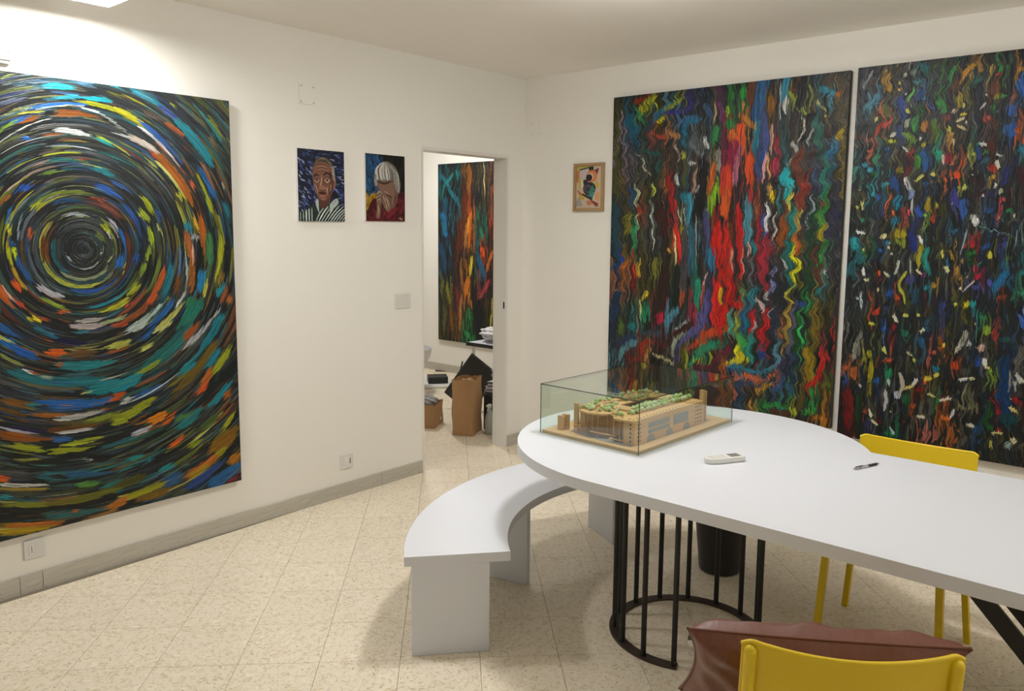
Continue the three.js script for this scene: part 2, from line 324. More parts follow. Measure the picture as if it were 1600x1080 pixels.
// ------------------------------------------------------------------ brown cushion on the near chair
{
  const W = 0.305, H = 0.15, D = 0.062, N = 40, K = 28, pos = [], uv = [], idx = [];
  for (const side of [1, -1]) for (let j = 0; j <= K; j++) for (let i = 0; i <= N; i++) {
    const u = i / N * 2 - 1, v = j / K * 2 - 1, e = Math.pow(Math.max(0, (1 - u ** 4) * (1 - v ** 4)), 0.42);
    const pinch = 1 - 0.06 * (1 - u * u) * v * v, pin2 = 1 - 0.09 * (1 - v * v) * u * u;
    const fold = 0.006 * Math.sin(u * 9 + v * 5) * e + 0.004 * Math.sin(u * 17 - v * 11) * e;
    pos.push(v * H * pinch, side * (D * e + fold) + 0.0, u * W * pin2); uv.push(u * W * 3, v * H * 3 + side);
  }
  const id = (s, i, j) => s * (N + 1) * (K + 1) + j * (N + 1) + i;
  for (let j = 0; j < K; j++) for (let i = 0; i < N; i++) { let a = id(0, i, j), b = id(0, i + 1, j), c = id(0, i + 1, j + 1), d = id(0, i, j + 1); idx.push(a, b, c, a, c, d); a = id(1, i, j); b = id(1, i + 1, j); c = id(1, i + 1, j + 1); d = id(1, i, j + 1); idx.push(a, c, b, a, d, c); }
  const g = new THREE.BufferGeometry(); g.setAttribute('position', new THREE.Float32BufferAttribute(pos, 3)); g.setAttribute('uv', new THREE.Float32BufferAttribute(uv, 2)); g.setIndex(idx); g.computeVertexNormals();
  const t = thing('cushion', 'brown leather cushion lying on the foreground yellow chair', 'cushion', [-2.715, 0, 3.222], 0.582);
  const put = (o) => { o.rotation.z = -0.98; o.position.set(-0.03, 0.603, -0.02); o.rotation.order = 'YXZ'; };
  const cover = mesh('cover', g, M.leather, t); put(cover);
  const seam = []; for (let k = 0; k <= 120; k++) { const a = k / 120 * 4, e = Math.floor(a) % 4, f = (a - Math.floor(a)) * 2 - 1; let u, v; if (e === 0) { u = f; v = -1; } else if (e === 1) { u = 1; v = f; } else if (e === 2) { u = -f; v = 1; } else { u = -1; v = -f; } seam.push(V(v * H * (1 - 0.06 * (1 - u * u) * v * v), 0, u * W * (1 - 0.09 * (1 - v * v) * u * u))); }
  mesh('piping', new THREE.TubeGeometry(new THREE.CatmullRomCurve3(seam), 200, 0.0035, 6), M.leather, cover);
  mesh('care_tag', slab(-H * 0.66, -0.001, -W * 0.985, -H * 0.66 + 0.02, 0.001, -W * 0.9), M.white, cover, 'white sewn tag');
  mesh('care_tag', slab(-H * 0.66 - 0.02, -0.001, -W * 0.99, -H * 0.66, 0.001, -W * 0.9), M.blackPlastic, cover, 'black sewn tag');
}
// ------------------------------------------------------------------ black bin behind the base
{
  const t = thing('waste_bin', 'black tapered waste bin on the floor behind the table base', 'bin', [-1.1, 0, 2.185]);
  const p = [[0, 0.002], [0.092, 0.002], [0.098, 0.006], [0.128, 0.31], [0.134, 0.312], [0.134, 0.32], [0.124, 0.32], [0.094, 0.012], [0, 0.012]].map(([a, b]) => new THREE.Vector2(a, b));
  mesh('bucket', new THREE.LatheGeometry(p, 48), M.blackPlastic, t);
  mesh('rim', new THREE.TorusGeometry(0.132, 0.005, 8, 48).rotateX(Math.PI / 2).translate(0, 0.316, 0), M.blackPlastic, t);
}
// ------------------------------------------------------------------ things on the table
{
  const a = Math.atan2(-(2.55 - 2.467), -1.712 + 1.862), t = thing('remote_control', 'white air conditioner remote lying on the table', 'remote', [-1.784, 0.7502, 2.508], a);
  const L = 0.165, W = 0.056, s = new THREE.Shape(); s.moveTo(-L / 2 + 0.02, -W / 2 + 0.006); s.quadraticCurveTo(-L / 2, -W / 2 + 0.01, -L / 2, 0); s.quadraticCurveTo(-L / 2, W / 2 - 0.01, -L / 2 + 0.02, W / 2 - 0.006); s.lineTo(-L / 2 + 0.04, W / 2); s.lineTo(L / 2 - 0.006, W / 2); s.quadraticCurveTo(L / 2, W / 2, L / 2, W / 2 - 0.006); s.lineTo(L / 2, -W / 2 + 0.006); s.quadraticCurveTo(L / 2, -W / 2, L / 2 - 0.006, -W / 2); s.lineTo(-L / 2 + 0.04, -W / 2); s.closePath();
  mesh('body', extrude(s, 0.021, 0.004, 16), M.plastic, t);
  mesh('display', rbox(0.045, 0.0012, 0.036, 0.0005, 0.045, 0.0213, 0), std({ color: lin(0.22, 0.23, 0.23), roughness: 0.25 }), t);
  for (let i = 0; i < 3; i++) for (let j = 0; j < 2; j++) mesh('button', rbox(0.016, 0.003, 0.012, 0.0012, -0.052 + i * 0.025, 0.0217, (j - 0.5) * 0.02), M.plasticShade, t);
}
{
  const d = V(-1.419 + 1.56, 0, 2.966 - 2.917), t = thing('pen', 'black and silver ballpoint pen lying on the table', 'pen', [-1.49, 0.7502, 2.941], Math.atan2(-d.z, d.x));
  const silver = std({ color: lin(0.55, 0.55, 0.57), roughness: 0.3, metalness: 0.7 }), R = 0.0048;
  const cyl = (x0, x1, r0, r1) => new THREE.CylinderGeometry(r1, r0, x1 - x0, 20).rotateZ(-Math.PI / 2).translate((x0 + x1) / 2, R, 0);
  mesh('barrel', [cyl(0.005, 0.058, R, R)], M.blackPlastic, t);
  mesh('tip', [cyl(0.058, 0.07, R, 0.0012), cyl(0.07, 0.074, 0.0008, 0.0005)], M.blackPlastic, t);
  mesh('grip', [cyl(-0.038, 0.005, R, R)], silver, t, 'silver sleeve');
  mesh('cap', [cyl(-0.066, -0.042, R, R), cyl(-0.074, -0.066, 0.0028, 0.0028)], silver, t);
  mesh('band', [cyl(-0.042, -0.038, R * 1.03, R * 1.03)], M.blackPlastic, t);
  mesh('clip', rbox(0.042, 0.0014, 0.003, 0.0005, -0.044, R * 2 + 0.0014, 0), M.blackPlastic, t);
}
// ------------------------------------------------------------------ glass case and the wooden model inside it
const caseAt = [-1.552, 0.7502, 1.988], caseTurn = -0.035;
{
  const t = thing('display_case', 'glass display case covering the wooden building model', 'case', caseAt, caseTurn);
  const w = 0.762, d = 0.507, h = 0.216, g = 0.005;
  const glass = phys({ color: lin(0.93, 0.975, 0.955), transmission: 1, thickness: 0, roughness: 0.0, ior: 1.5 });
  const edge = std({ color: lin(0.012, 0.035, 0.03), roughness: 0.12 });
  const e = 0.0035;
  mesh('glass_pane', slab(-w / 2 + g, h - g, -d / 2 + g, w / 2 - g, h, d / 2 - g), glass, t);
  for (const s of [-1, 1]) {
    mesh('glass_pane', slab(-w / 2 + g, 0, s * d / 2 - (s > 0 ? g : 0), w / 2 - g, h - g, s * d / 2 + (s > 0 ? 0 : g)), glass, t);
    mesh('glass_pane', slab(s * w / 2 - (s > 0 ? g : 0), 0, -d / 2 + g, s * w / 2 + (s > 0 ? 0 : g), h - g, d / 2 - g), glass, t);
  }
  const put = (a, b, c, x, y, z) => mesh('glass_edge', rbox(a, b, c, 0.0008, x, y, z, 1), edge, t, 'dark green polished glass edge');
  for (const s of [-1, 1]) { put(w, e, e, 0, h - e / 2, s * (d / 2 - e / 2)); put(e, e, d - 2 * e, s * (w / 2 - e / 2), h - e / 2, 0); for (const q of [-1, 1]) put(e * 0.8, h - e, e * 0.8, s * (w / 2 - e / 2), (h - e) / 2, q * (d / 2 - e / 2)); }
}
{
  const t = thing('building_model', 'wooden architectural model with green roof trees inside the glass case', 'model', caseAt, caseTurn);
  const B = 0.014;
  mesh('base_board', rbox(0.748, B, 0.493, 0.001, 0, B / 2, 0), M.wood, t);
  const grey = std({ color: lin(0.3, 0.28, 0.28), roughness: 0.7 }), holeM = std({ color: lin(0.06, 0.04, 0.025), roughness: 0.9 });
  const sh = new THREE.Shape(); sh.moveTo(-0.30, 0.15); sh.quadraticCurveTo(-0.36, 0.02, -0.34, -0.19); sh.lineTo(-0.12, -0.19); sh.lineTo(-0.12, 0.15); sh.closePath();
  mesh('plaza', extrude(sh, 0.0012, 0).translate(0, B, 0), grey, t, 'grey paved forecourt');
  const H = 0.118;   // roof height above the table
  const wallM = M.woodPale;
  const facade = mesh('long_facade', rbox(0.54, H - B - 0.008, 0.006, 0.0006, -0.05, (H - 0.008 + B) / 2, 0.19), wallM, t);
  mesh('rear_facade', rbox(0.47, H - B - 0.008, 0.006, 0.0006, -0.015, (H - 0.008 + B) / 2, -0.135), wallM, t);
  for (const x of [-0.235, 0.217]) mesh('inner_wall', rbox(0.006, H - B - 0.01, 0.32, 0.0006, x, (H - 0.01 + B) / 2, 0.025), M.wood, t);
  const corner = mesh('corner_block', rbox(0.075, H - B - 0.01, 0.05, 0.0006, -0.283, (H - 0.01 + B) / 2, 0.163), M.wood, t);
  // windows of the corner and of the long side
  for (let i = 0; i < 5; i++) mesh('window', rbox(0.0012, 0.009, 0.006, 0.0003, -0.321, 0.03 + i * 0.017, 0.173), holeM, corner);
  for (let i = 0; i < 5; i++) for (const x of [-0.297, -0.280, 0.155, 0.17, 0.185, 0.2]) mesh('window', rbox(0.005, 0.007, 0.0012, 0.0003, x, 0.03 + i * 0.017, 0.1935), holeM, facade);
  for (const [x0, x1, y0, y1] of [[-0.22, -0.06, 0.07, 0.092], [-0.22, -0.06, 0.048, 0.064], [-0.03, 0.09, 0.05, 0.094]]) mesh('window_band', rbox(x1 - x0, y1 - y0, 0.0012, 0.0003, (x0 + x1) / 2, (y0 + y1) / 2, 0.1935), grey, facade);
  for (const x of [-0.2, -0.06, 0.08]) { const a = new THREE.Shape(); a.absarc(0, 0, 0.03, 0, Math.PI, false); a.closePath(); mesh('arch', new THREE.ExtrudeGeometry(a, { depth: 0.0012, bevelEnabled: false, curveSegments: 16 }).translate(x, B, 0.193), grey, facade); }
  // roof terrace with an uneven front edge
  const rf = new THREE.Shape(); [[-0.325, 0.193], [0.222, 0.193], [0.222, -0.14], [-0.215, -0.14], [-0.268, -0.12], [-0.325, -0.085], [-0.335, -0.03], [-0.318, 0.02], [-0.285, 0.05], [-0.305, 0.08], [-0.338, 0.1], [-0.338, 0.15]].forEach(([x, z], i) => (i ? rf.lineTo(x, -z) : rf.moveTo(x, -z))); rf.closePath();
  const court = new THREE.Path(); [[-0.12, 0.06], [0.12, 0.06], [0.12, -0.02], [-0.12, -0.02]].forEach(([x, z], i) => (i ? court.lineTo(x, -z) : court.moveTo(x, -z))); rf.holes.push(court);
  const roof = mesh('roof', extrude(rf, 0.008, 0.0006, 4).translate(0, H - 0.008, 0), M.woodPale, t);
  mesh('roof_step', [rbox(0.42, 0.01, 0.05, 0.001, 0.0, H + 0.005, 0.11), rbox(0.4, 0.01, 0.05, 0.001, 0.0, H + 0.005, -0.085), rbox(0.05, 0.01, 0.14, 0.001, -0.19, H + 0.005, 0.02)], M.wood, t);
  for (let i = 0; i < 22; i++) mesh('planter_hole', new THREE.CylinderGeometry(0.0042, 0.0042, 0.0012, 10).translate(-0.31 + i * 0.0245, H + 0.0004, 0.18), holeM, roof);
  for (let i = 0; i < 9; i++) { const f = i / 8, x = [-0.322, -0.322, -0.275, -0.315, -0.225][Math.min(4, Math.floor(f * 4.99))], z = 0.16 - f * 0.27; mesh('planter_hole', new THREE.CylinderGeometry(0.0045, 0.0045, 0.0012, 10).translate(x + 0.012, H + 0.0004, z), holeM, roof); }
  for (const z of [0.145, 0.118, 0.09, 0.065, 0.035, 0.008, -0.02, -0.05, -0.08]) mesh('column', new THREE.CylinderGeometry(0.0013, 0.0013, H - B - 0.008, 8).translate(-0.318 + (Math.abs(z - 0.05) < 0.02 ? 0.03 : 0), (H - 0.008 + B) / 2, z), M.woodPale, t);
  // sculptural towers at both ends and loose ramps
  for (const [x, z, w, h2, d, r] of [[-0.318, -0.185, 0.018, 0.062, 0.03, 0.15], [-0.296, -0.178, 0.018, 0.066, 0.03, -0.1], [-0.30, -0.118, 0.012, 0.125, 0.02, 0.2], [-0.285, -0.09, 0.012, 0.118, 0.02, 0.2], [0.24, 0.175, 0.016, 0.145, 0.02, 0], [0.262, 0.17, 0.014, 0.138, 0.026, 0.1], [0.225, 0.182, 0.012, 0.15, 0.014, 0]])
    mesh('tower', rbox(w, h2, d, 0.0008, 0, h2 / 2, 0).rotateY(r).translate(x, B, z), M.wood, t);
  mesh('ramp', [rbox(0.012, 0.004, 0.11, 0.001).rotateX(0.12).rotateY(0.5).translate(-0.31, 0.034, 0.03), rbox(0.012, 0.004, 0.07, 0.001).rotateX(0.1).rotateY(0.4).translate(-0.32, 0.026, 0.11), rbox(0.05, 0.004, 0.018, 0.001).rotateZ(0.3).translate(-0.285, 0.05, -0.12), rbox(0.014, 0.004, 0.05, 0.001).rotateY(0.7).translate(-0.3, 0.045, -0.105)], M.woodPale, t);
  const greens = [lin(0.4, 0.5, 0.2), lin(0.48, 0.56, 0.28), lin(0.33, 0.44, 0.17), lin(0.52, 0.58, 0.36)].map((c) => std({ color: c, roughness: 0.9 }));
  const ball = [0, 1, 2].map((k) => { const g = new THREE.IcosahedronGeometry(1, 2), p = g.attributes.position; for (let i = 0; i < p.count; i++) { const v = V(p.getX(i), p.getY(i), p.getZ(i)), n = 1 + 0.12 * Math.sin(v.x * 9 + k) * Math.sin(v.y * 8 + 2 * k) * Math.cos(v.z * 10); p.setXYZ(i, v.x * n, v.y * n, v.z * n); } g.computeVertexNormals(); return g; });
  const tree = (x, z, y, r) => { const o = mesh('tree', pick(ball), pick(greens), roof); o.position.set(x, y + r * 0.9, z); o.scale.setScalar(r); };
  for (let i = 0; i < 19; i++) tree(-0.21 + i * 0.0225 + rr(-0.003, 0.003), 0.135 + rr(-0.012, 0.006), H + (Math.abs(0) + 0.004), rr(0.008, 0.0115));
  for (let i = 0; i < 18; i++) tree(-0.2 + i * 0.0225 + rr(-0.004, 0.004), 0.1 + rr(-0.01, 0.01), H + 0.009, rr(0.007, 0.011));
  for (let i = 0; i < 17; i++) tree(-0.19 + i * 0.023 + rr(-0.004, 0.004), -0.085 + rr(-0.02, 0.02), H + 0.009, rr(0.007, 0.0105));
  for (let i = 0; i < 30; i++) tree(-0.29 + rr(-0.02, 0.09), rr(-0.11, 0.15), H + 0.001, rr(0.006, 0.0105));
  for (let i = 0; i < 24; i++) tree(rr(-0.17, 0.19), rr(0.062, 0.09), H + 0.001, rr(0.006, 0.01));
  for (let i = 0; i < 18; i++) tree(rr(-0.17, 0.19), rr(-0.055, -0.025), H + 0.001, rr(0.006, 0.01));
  for (let i = 0; i < 12; i++) mesh('roof_block', rbox(rr(0.01, 0.024), rr(0.006, 0.016), rr(0.008, 0.02), 0.0006, 0, 0.006, 0).rotateY(rr(0, 1)).translate(-0.29 + rr(0, 0.09), H, rr(-0.09, 0.13)), M.woodPale, roof);
}
// ------------------------------------------------------------------ plates, sockets and a sensor on the walls
{
  let t = thing('power_socket', 'square white wall socket below the spiral painting', 'socket', [-3.362, 0.194, 0.0004]);
  mesh('cover_plate', rbox(0.086, 0.086, 0.009, 0.003, 0, 0, 0.0045), M.plastic, t);
  const ins = mesh('socket_insert', rbox(0.046, 0.046, 0.003, 0.001, -0.002, 0, 0.0098), M.trim, t);
  for (const dy of [0.0105, 0, -0.0105]) mesh('pin_hole', new THREE.CylinderGeometry(0.0026, 0.0026, 0.0012, 12).rotateX(Math.PI / 2).translate(-0.013, dy, 0.0114), M.blackPlastic, ins);
  mesh('blank_module', rbox(0.022, 0.044, 0.003, 0.001, 0.01, 0, 0.0106), M.plastic, t);
  t = thing('power_socket', 'white wall socket above the skirting near the doorway', 'socket', [-1.645, 0.214, 0.0004]);
  mesh('cover_plate', rbox(0.09, 0.09, 0.009, 0.003, 0, 0, 0.0045), M.plastic, t);
  mesh('pin_slot', rbox(0.006, 0.034, 0.0014, 0.0006, 0.02, 0, 0.0115), M.dark, mesh('socket_insert', rbox(0.046, 0.052, 0.003, 0.001, 0.006, 0, 0.0098), M.trim, t));
  t = thing('blank_plate', 'blank cover plate on the wall left of the doorway', 'cover plate', [-1.186, 1.158, 0.0004]);
  mesh('cover_plate', rbox(0.13, 0.095, 0.007, 0.004, 0, 0, 0.0035), M.plasticShade, t);
  t = thing('junction_cover', 'square junction cover high above the portrait of the man', 'cover plate', [-1.871, 2.347, 0.0004]);
  mesh('cover_plate', rbox(0.108, 0.108, 0.005, 0.002, 0, 0, 0.0025), M.wall, t);
  for (const a of [-1, 1]) for (const b of [-1, 1]) mesh('screw', new THREE.CylinderGeometry(0.004, 0.004, 0.0014, 12).rotateX(Math.PI / 2).translate(a * 0.04, b * 0.042, 0.0055), M.screw, t);
  t = thing('junction_cover', 'faint junction cover high on the wall right of the corner', 'cover plate', [-0.0004, 2.333, 0.107], -Math.PI / 2);
  mesh('cover_plate', rbox(0.096, 0.1, 0.003, 0.001, 0, 0, 0.0015), M.wall, t);
  for (const a of [-1, 1]) for (const b of [-1, 1]) mesh('screw', new THREE.CylinderGeometry(0.0035, 0.0035, 0.0012, 12).rotateX(Math.PI / 2).translate(a * 0.034, b * 0.036, 0.0034), M.screw, t);
  t = thing('wall_sensor', 'white box sensor on the wall above the spiral painting', 'sensor', [-3.392, 2.333, 0.0004]);
  mesh('casing', rbox(0.12, 0.075, 0.03, 0.006, 0, 0, 0.015), M.plastic, t);
  mesh('base', rbox(0.116, 0.012, 0.022, 0.002, 0, -0.044, 0.011), M.plasticShade, t);
  mesh('indicator', new THREE.CylinderGeometry(0.0025, 0.0025, 0.001, 10).rotateX(Math.PI / 2).translate(0.046, -0.004, 0.0304), M.dark, t);
}
const STROKES_ONE = [
['1c97ae',27,658,36,757,33],
['1f7f90',11,602,46,657,41],
['1f8a96',20,697,83,780,68],
['15909c',19,799,73,916,69],
['8a8f12',21,793,89,992,123],
['1f5fa8',13,583,143,788,97],
['c9d6e2',4,633,137,778,103],
['b9bfc4',10,773,109,881,135],
['7a4413',30,674,153,845,144],
['7d4718',22,562,194,627,168],
['0d1114',22,632,157,675,150],
['a5a32c',11,560,160,628,150],
['1f62b8',17,526,198,576,178],
['cfd0c4',4,464,295,664,171],
['50566b',17,473,136,563,102],
['6f9a2a',11,466,251,540,187],
['b4b9b6',23,695,216,816,232],
['8c4a22',11,636,246,703,237],
['1f5fb0',17,549,263,580,266],
['b9bdb4',3,502,311,703,240],
['1a8a85',24,860,247,906,264],
['93a02f',9,866,230,978,301],
['9aa335',9,632,331,762,311],
['8f9498',6,657,289,837,298],
['176067',19,654,347,779,354],
['7c241c',10,780,336,805,339],
['146a72',30,834,369,909,406],
['93a040',4,779,356,864,372],
['8a6f62',9,587,378,635,355],
['8d7768',9,548,425,657,379],
['a58d78',9,488,477,529,446],
['5f7a2c',14,613,412,689,397],
['1c57ad',20,835,447,911,476],
['1a4a9e',18,518,481,587,458],
['9a9a3a',5,483,414,589,349],
['6f7f2a',10,488,30,524,11],
['9aa06a',6,479,179,515,170],
['a8ad6a',4,556,136,582,153],
['33505a',13,523,40,624,55],
['4a6a86',18,773,11,823,-1],
['8f9a90',9,877,131,988,209],
['a9a414',27,936,97,1051,159],
['1d7f95',25,1020,13,1168,71],
['14808f',50,1229,130,1386,311],
['3c59a8',26,1156,77,1224,114],
['4a4038',36,1076,108,1154,127],
['a0501f',24,1176,147,1245,185],
['1d57a3',21,1057,153,1216,299],
['c4cacc',13,1061,180,1209,322],
['b7aa9e',26,1004,228,1130,283],
['c04a1f',21,1090,286,1117,301],
['a65a10',44,1134,311,1273,496],
['b8bd66',14,1116,328,1232,468],
['b9bb2c',23,1208,481,1255,496],
['8f9d1c',17,1321,384,1372,510],
['7c8c2a',23,1395,96,1449,184],
['1c5f9e',29,1329,343,1405,480],
['a0653a',17,1348,331,1400,439],
['c9572b',20,1286,420,1300,446],
['5d5f38',19,1321,93,1374,144],
['6a5f40',23,1391,183,1420,250],
['1c7a80',14,1334,57,1460,224],
['8d9a48',13,1071,320,1115,356],
['a0aa1f',19,1046,497,1073,527],
['6a4a34',14,1240,298,1290,380],
['0a1418',22,1263,307,1323,326],
['a0a090',8,1447,401,1458,448],
['8aa02a',13,1192,46,1209,55],
['a0a8a8',8,930,213,1004,228],
['1c57ad',25,844,460,931,494],
['5c6a22',14,602,520,797,488],
['8f9a1c',32,570,556,601,545],
['9aa02c',9,581,566,688,505],
['123a5c',19,658,529,775,526],
['8a3a22',15,826,508,857,513],
['8f9494',17,703,579,772,588],
['a5b31c',23,857,619,875,662],
['a8a8ae',21,889,603,912,656],
['56662a',23,828,667,857,705],
['1c5a9e',21,929,651,947,716],
['1c68b5',32,905,808,939,766],
['9aa03c',8,935,848,943,804],
['5c3410',33,611,697,615,784],
['a59a3c',7,589,753,619,631],
['b0501c',23,553,652,556,682],
['c2bd1c',18,465,637,480,671],
['a8b41c',14,464,726,481,800],
['a3b81c',23,490,726,489,751],
['1c5a96',13,470,627,487,558],
['1c4f8c',23,497,771,559,869],
['1c5a96',18,470,696,496,711],
['c9a52c',12,485,821,521,893],
['d0551c',23,473,860,507,902],
['c9b9ae',9,435,881,490,964],
['b0381c',19,490,951,512,973],
['b5b5bd',25,580,901,664,937],
['7f962c',17,592,943,675,995],
['d0601c',15,641,1008,685,1006],
['a0a83a',18,605,804,811,892],
['1f4a8c',18,724,914,874,900],
['1c7a8c',16,790,998,936,936],
['a5a81c',22,841,1018,945,976],
['7a4a1c',22,463,529,491,494],
['7a8a94',6,511,686,526,582],
['a8aeb0',7,698,766,721,792],
['9aa5a0',8,749,820,790,821],
['a0a8a0',8,800,816,827,795],
['8a9a6a',8,874,780,897,754],
['b0b4b0',13,840,737,855,742],
['b5b5b5',13,880,678,895,694],
['9aa51c',24,1046,506,1082,566],
['9cab2a',32,1021,567,1070,599],
['98ad1c',25,1067,655,1075,717],
['86a52c',28,1063,745,1050,784],
['7f9c2c',17,1043,812,1013,855],
['9aa82a',28,1005,900,953,947],
['a8aa2a',27,946,975,891,1004],
['bdbf6a',17,1108,630,1124,666],
['1c4a8a',21,962,536,1026,683],
['1f4c9a',22,1103,554,1116,582],
['5c2a18',21,961,677,963,743],
['1f5098',27,995,766,1010,788],
['1c7a8c',35,1244,615,1273,655],
['b0622c',35,1242,672,1279,795],
['9a5c1c',36,1266,807,1267,942],
['d8b8a0',10,1276,737,1276,801],
['c8a02c',23,1294,597,1310,649],
['a85a12',36,1325,596,1338,744],
['b0b0b8',18,1272,684,1321,690],
['0a0e10',30,1307,720,1327,844],
['4f6a8a',15,1209,741,1204,851],
['9fb0a8',12,1237,777,1237,934],
['b9c0b8',15,1230,958,1185,1013],
['14788a',29,1163,827,1116,968],
['6a4218',30,1197,874,1181,955],
['b0531c',32,1127,843,1064,965],
['b8501c',34,1075,966,1040,998],
['8a4a1c',28,1033,1014,947,1064],
['b5481c',22,936,1080,887,1087],
['1c78a8',43,1321,850,1310,950],
['2c7a4a',49,1259,989,1244,1047],
['1f7a66',61,1308,1010,1192,1114],
['b5b84a',19,1344,904,1328,975],
['3f7a4a',37,1365,685,1366,821],
['a5ab1c',31,1435,697,1396,870],
['9aa31c',27,1367,490,1389,566],
['1f8a9a',38,1433,933,1399,979],
['1c6a7a',24,1456,511,1479,583],
['8a6a2a',25,1429,872,1407,919],
['b0602a',39,1477,996,1456,1020],
['a0582c',22,1459,940,1417,1011],
['1c5a9c',29,1161,1000,1046,1101],
['b5b55a',21,1209,1021,1092,1105],
['a0b8ac',26,1096,1019,973,1094],
['b83a34',22,951,986,967,998],
['1c8594',39,1427,1085,1367,1129],
['b0b0a0',10,1415,1047,1341,1121],
['a8ad3a',23,1132,987,1138,1004],
['c8b81c',29,527,1023,570,1037],
['a0441c',15,578,1027,605,1043],
['b5aaa5',26,711,1075,833,1081],
['b0a8a5',21,742,1057,834,1048],
['a0b07a',16,828,1070,925,1055],
['b5521c',28,880,1091,940,1082],
['b0b04a',28,859,1183,941,1169],
['8a4a1c',14,842,1211,928,1201],
['14143c',26,634,1121,736,1159],
['1f6a80',20,547,1071,635,1116],
['cf5a14',33,600,1181,662,1191],
['5f4420',32,694,1202,770,1200],
['1660a8',38,415,1099,462,1134],
['1858a8',34,465,1150,540,1195],
['177a80',43,642,1241,872,1256],
['1a6f78',42,481,1265,799,1330],
['a0582c',26,623,1242,642,1239],
['dfe0da',12,511,1256,536,1265],
['b0582a',10,536,1267,561,1276],
['8f9f8c',15,572,1288,610,1298],
['0f8088',62,760,1374,932,1355],
['1c5fa8',38,557,1396,830,1435],
['1f5590',21,602,1436,726,1451],
['8a6a7a',8,642,1426,696,1435],
['e0d98a',11,729,1386,760,1382],
['c0581c',32,863,1429,918,1415],
['7a5018',30,416,1368,505,1403],
['2c7a80',23,501,1398,533,1408],
['5f4416',20,397,1396,493,1449],
['a8641c',18,521,1448,640,1469],
['b9b9b5',27,634,1487,791,1479],
['7f8f2a',20,758,1518,859,1502],
['8f9a1c',52,852,1535,923,1530],
['1a1a40',20,436,1485,573,1532],
['b0b0c0',11,392,1479,525,1534],
['6a4010',27,587,1532,762,1540],
['c0c0c0',14,620,1549,756,1551],
['8f9c50',14,411,1169,492,1225],
['2a6f80',16,719,1106,764,1107],
['a0a890',7,804,1336,934,1315],
['b5481c',25,887,1084,941,1086],
['a8b5b0',34,933,1122,1030,1086],
['a8ab4a',34,882,1184,953,1169],
['b5b86a',24,1079,1130,1157,1091],
['1f5590',23,1015,1170,1069,1112],
['196b66',67,1043,1288,1241,1127],
['a8521f',37,1220,1179,1284,1125],
['b0b0b5',28,1225,1215,1355,1113],
['14808f',39,1406,1118,1305,1236],
['6f5a12',45,1362,1242,1160,1439],
['1c7f86',38,1258,1315,1176,1352],
['95a01c',40,1454,1258,1350,1388],
['1c7f92',39,1394,1258,1333,1343],
['178595',37,1440,1450,1344,1542],
['b8601c',39,1338,1362,1290,1459],
['cf5020',26,1329,1422,1296,1460],
['86992a',24,1078,1286,973,1331],
['b8bc5a',18,1059,1194,1001,1214],
['14808f',52,872,1384,984,1343],
['8a4a28',15,976,1383,1111,1338],
['1f5590',36,974,1434,1108,1396],
['c8ccc0',6,956,1454,1145,1372],
['c0521c',26,870,1423,914,1416],
['b0b5b5',29,906,1452,951,1442],
['8f9a1c',41,864,1541,1029,1466],
['cf7a14',43,1024,1570,1101,1549],
['c8651c',25,1099,1596,1162,1541],
['b9bcc8',24,954,1616,1035,1596],
['1f7a7c',46,1171,1621,1286,1556],
['4f7a3a',26,1160,1583,1235,1566],
['d0591c',26,1130,1710,1193,1674],
['859a1c',27,1228,1736,1279,1710],
['a8ad1c',28,1418,1668,1468,1600],
['4a5a20',41,1288,1662,1375,1597],
['7f5f14',63,1348,1761,1479,1692],
['b06020',34,1424,1517,1452,1477],
['b0b06a',7,1241,1714,1360,1638],
['94a01c',31,449,1572,545,1608],
['8f9a18',30,587,1627,731,1641],
['8a4c0c',36,390,1508,566,1564],
['98a520',25,652,1608,785,1602],
['2a5f9a',27,595,1575,668,1579],
['0e1010',19,630,1647,689,1660],
['10141a',35,733,1692,849,1706],
['c0c0c8',20,725,1696,736,1698],
['245f68',39,552,1728,730,1758],
['1f5070',29,659,1742,813,1783],
['14180e',22,600,1742,649,1756],
['4f8a3a',26,686,1801,768,1818],
['c9cac5',16,390,1731,550,1768],
['8f7a24',13,376,1743,558,1789],
['7a7f18',24,398,1817,578,1865],
['666a18',35,578,1865,908,1852],
['121814',42,396,1848,542,1899],
['27595a',34,561,1910,772,1945],
['b06a2c',17,655,1919,675,1924],
['b5681c',29,388,1915,588,1956],
['a58a14',32,364,1934,548,1966],
['1c7a8a',25,374,1774,399,1797],
['0e1214',36,770,1893,839,1899],
['b5741c',36,815,1945,893,1931],
['c0b83a',18,860,1910,905,1910],
['1f6a66',24,810,1840,909,1824],
['178a86',24,914,1735,977,1731],
['178a90',29,1071,1824,1126,1806],
['8a6014',49,1328,1782,1470,1729],
['8f8f14',35,1353,1819,1421,1783],
['b5641c',41,1209,1880,1359,1820],
['b0901c',31,1221,1889,1312,1854],
['b5741c',43,1431,1862,1494,1830],
['24588c',59,1092,1889,1172,1871],
['223f7c',48,1219,1938,1398,1848],
['2065a0',64,1328,1959,1492,1895],
['4a4a14',43,865,1845,989,1834],
['98981c',31,878,1918,1080,1892],
['7a5c14',38,955,1939,1108,1935],
['b5681c',36,844,1933,894,1928],
['b0a84a',8,1114,1931,1298,1882],
['8a2020',10,1428,1957,1483,1958],
];
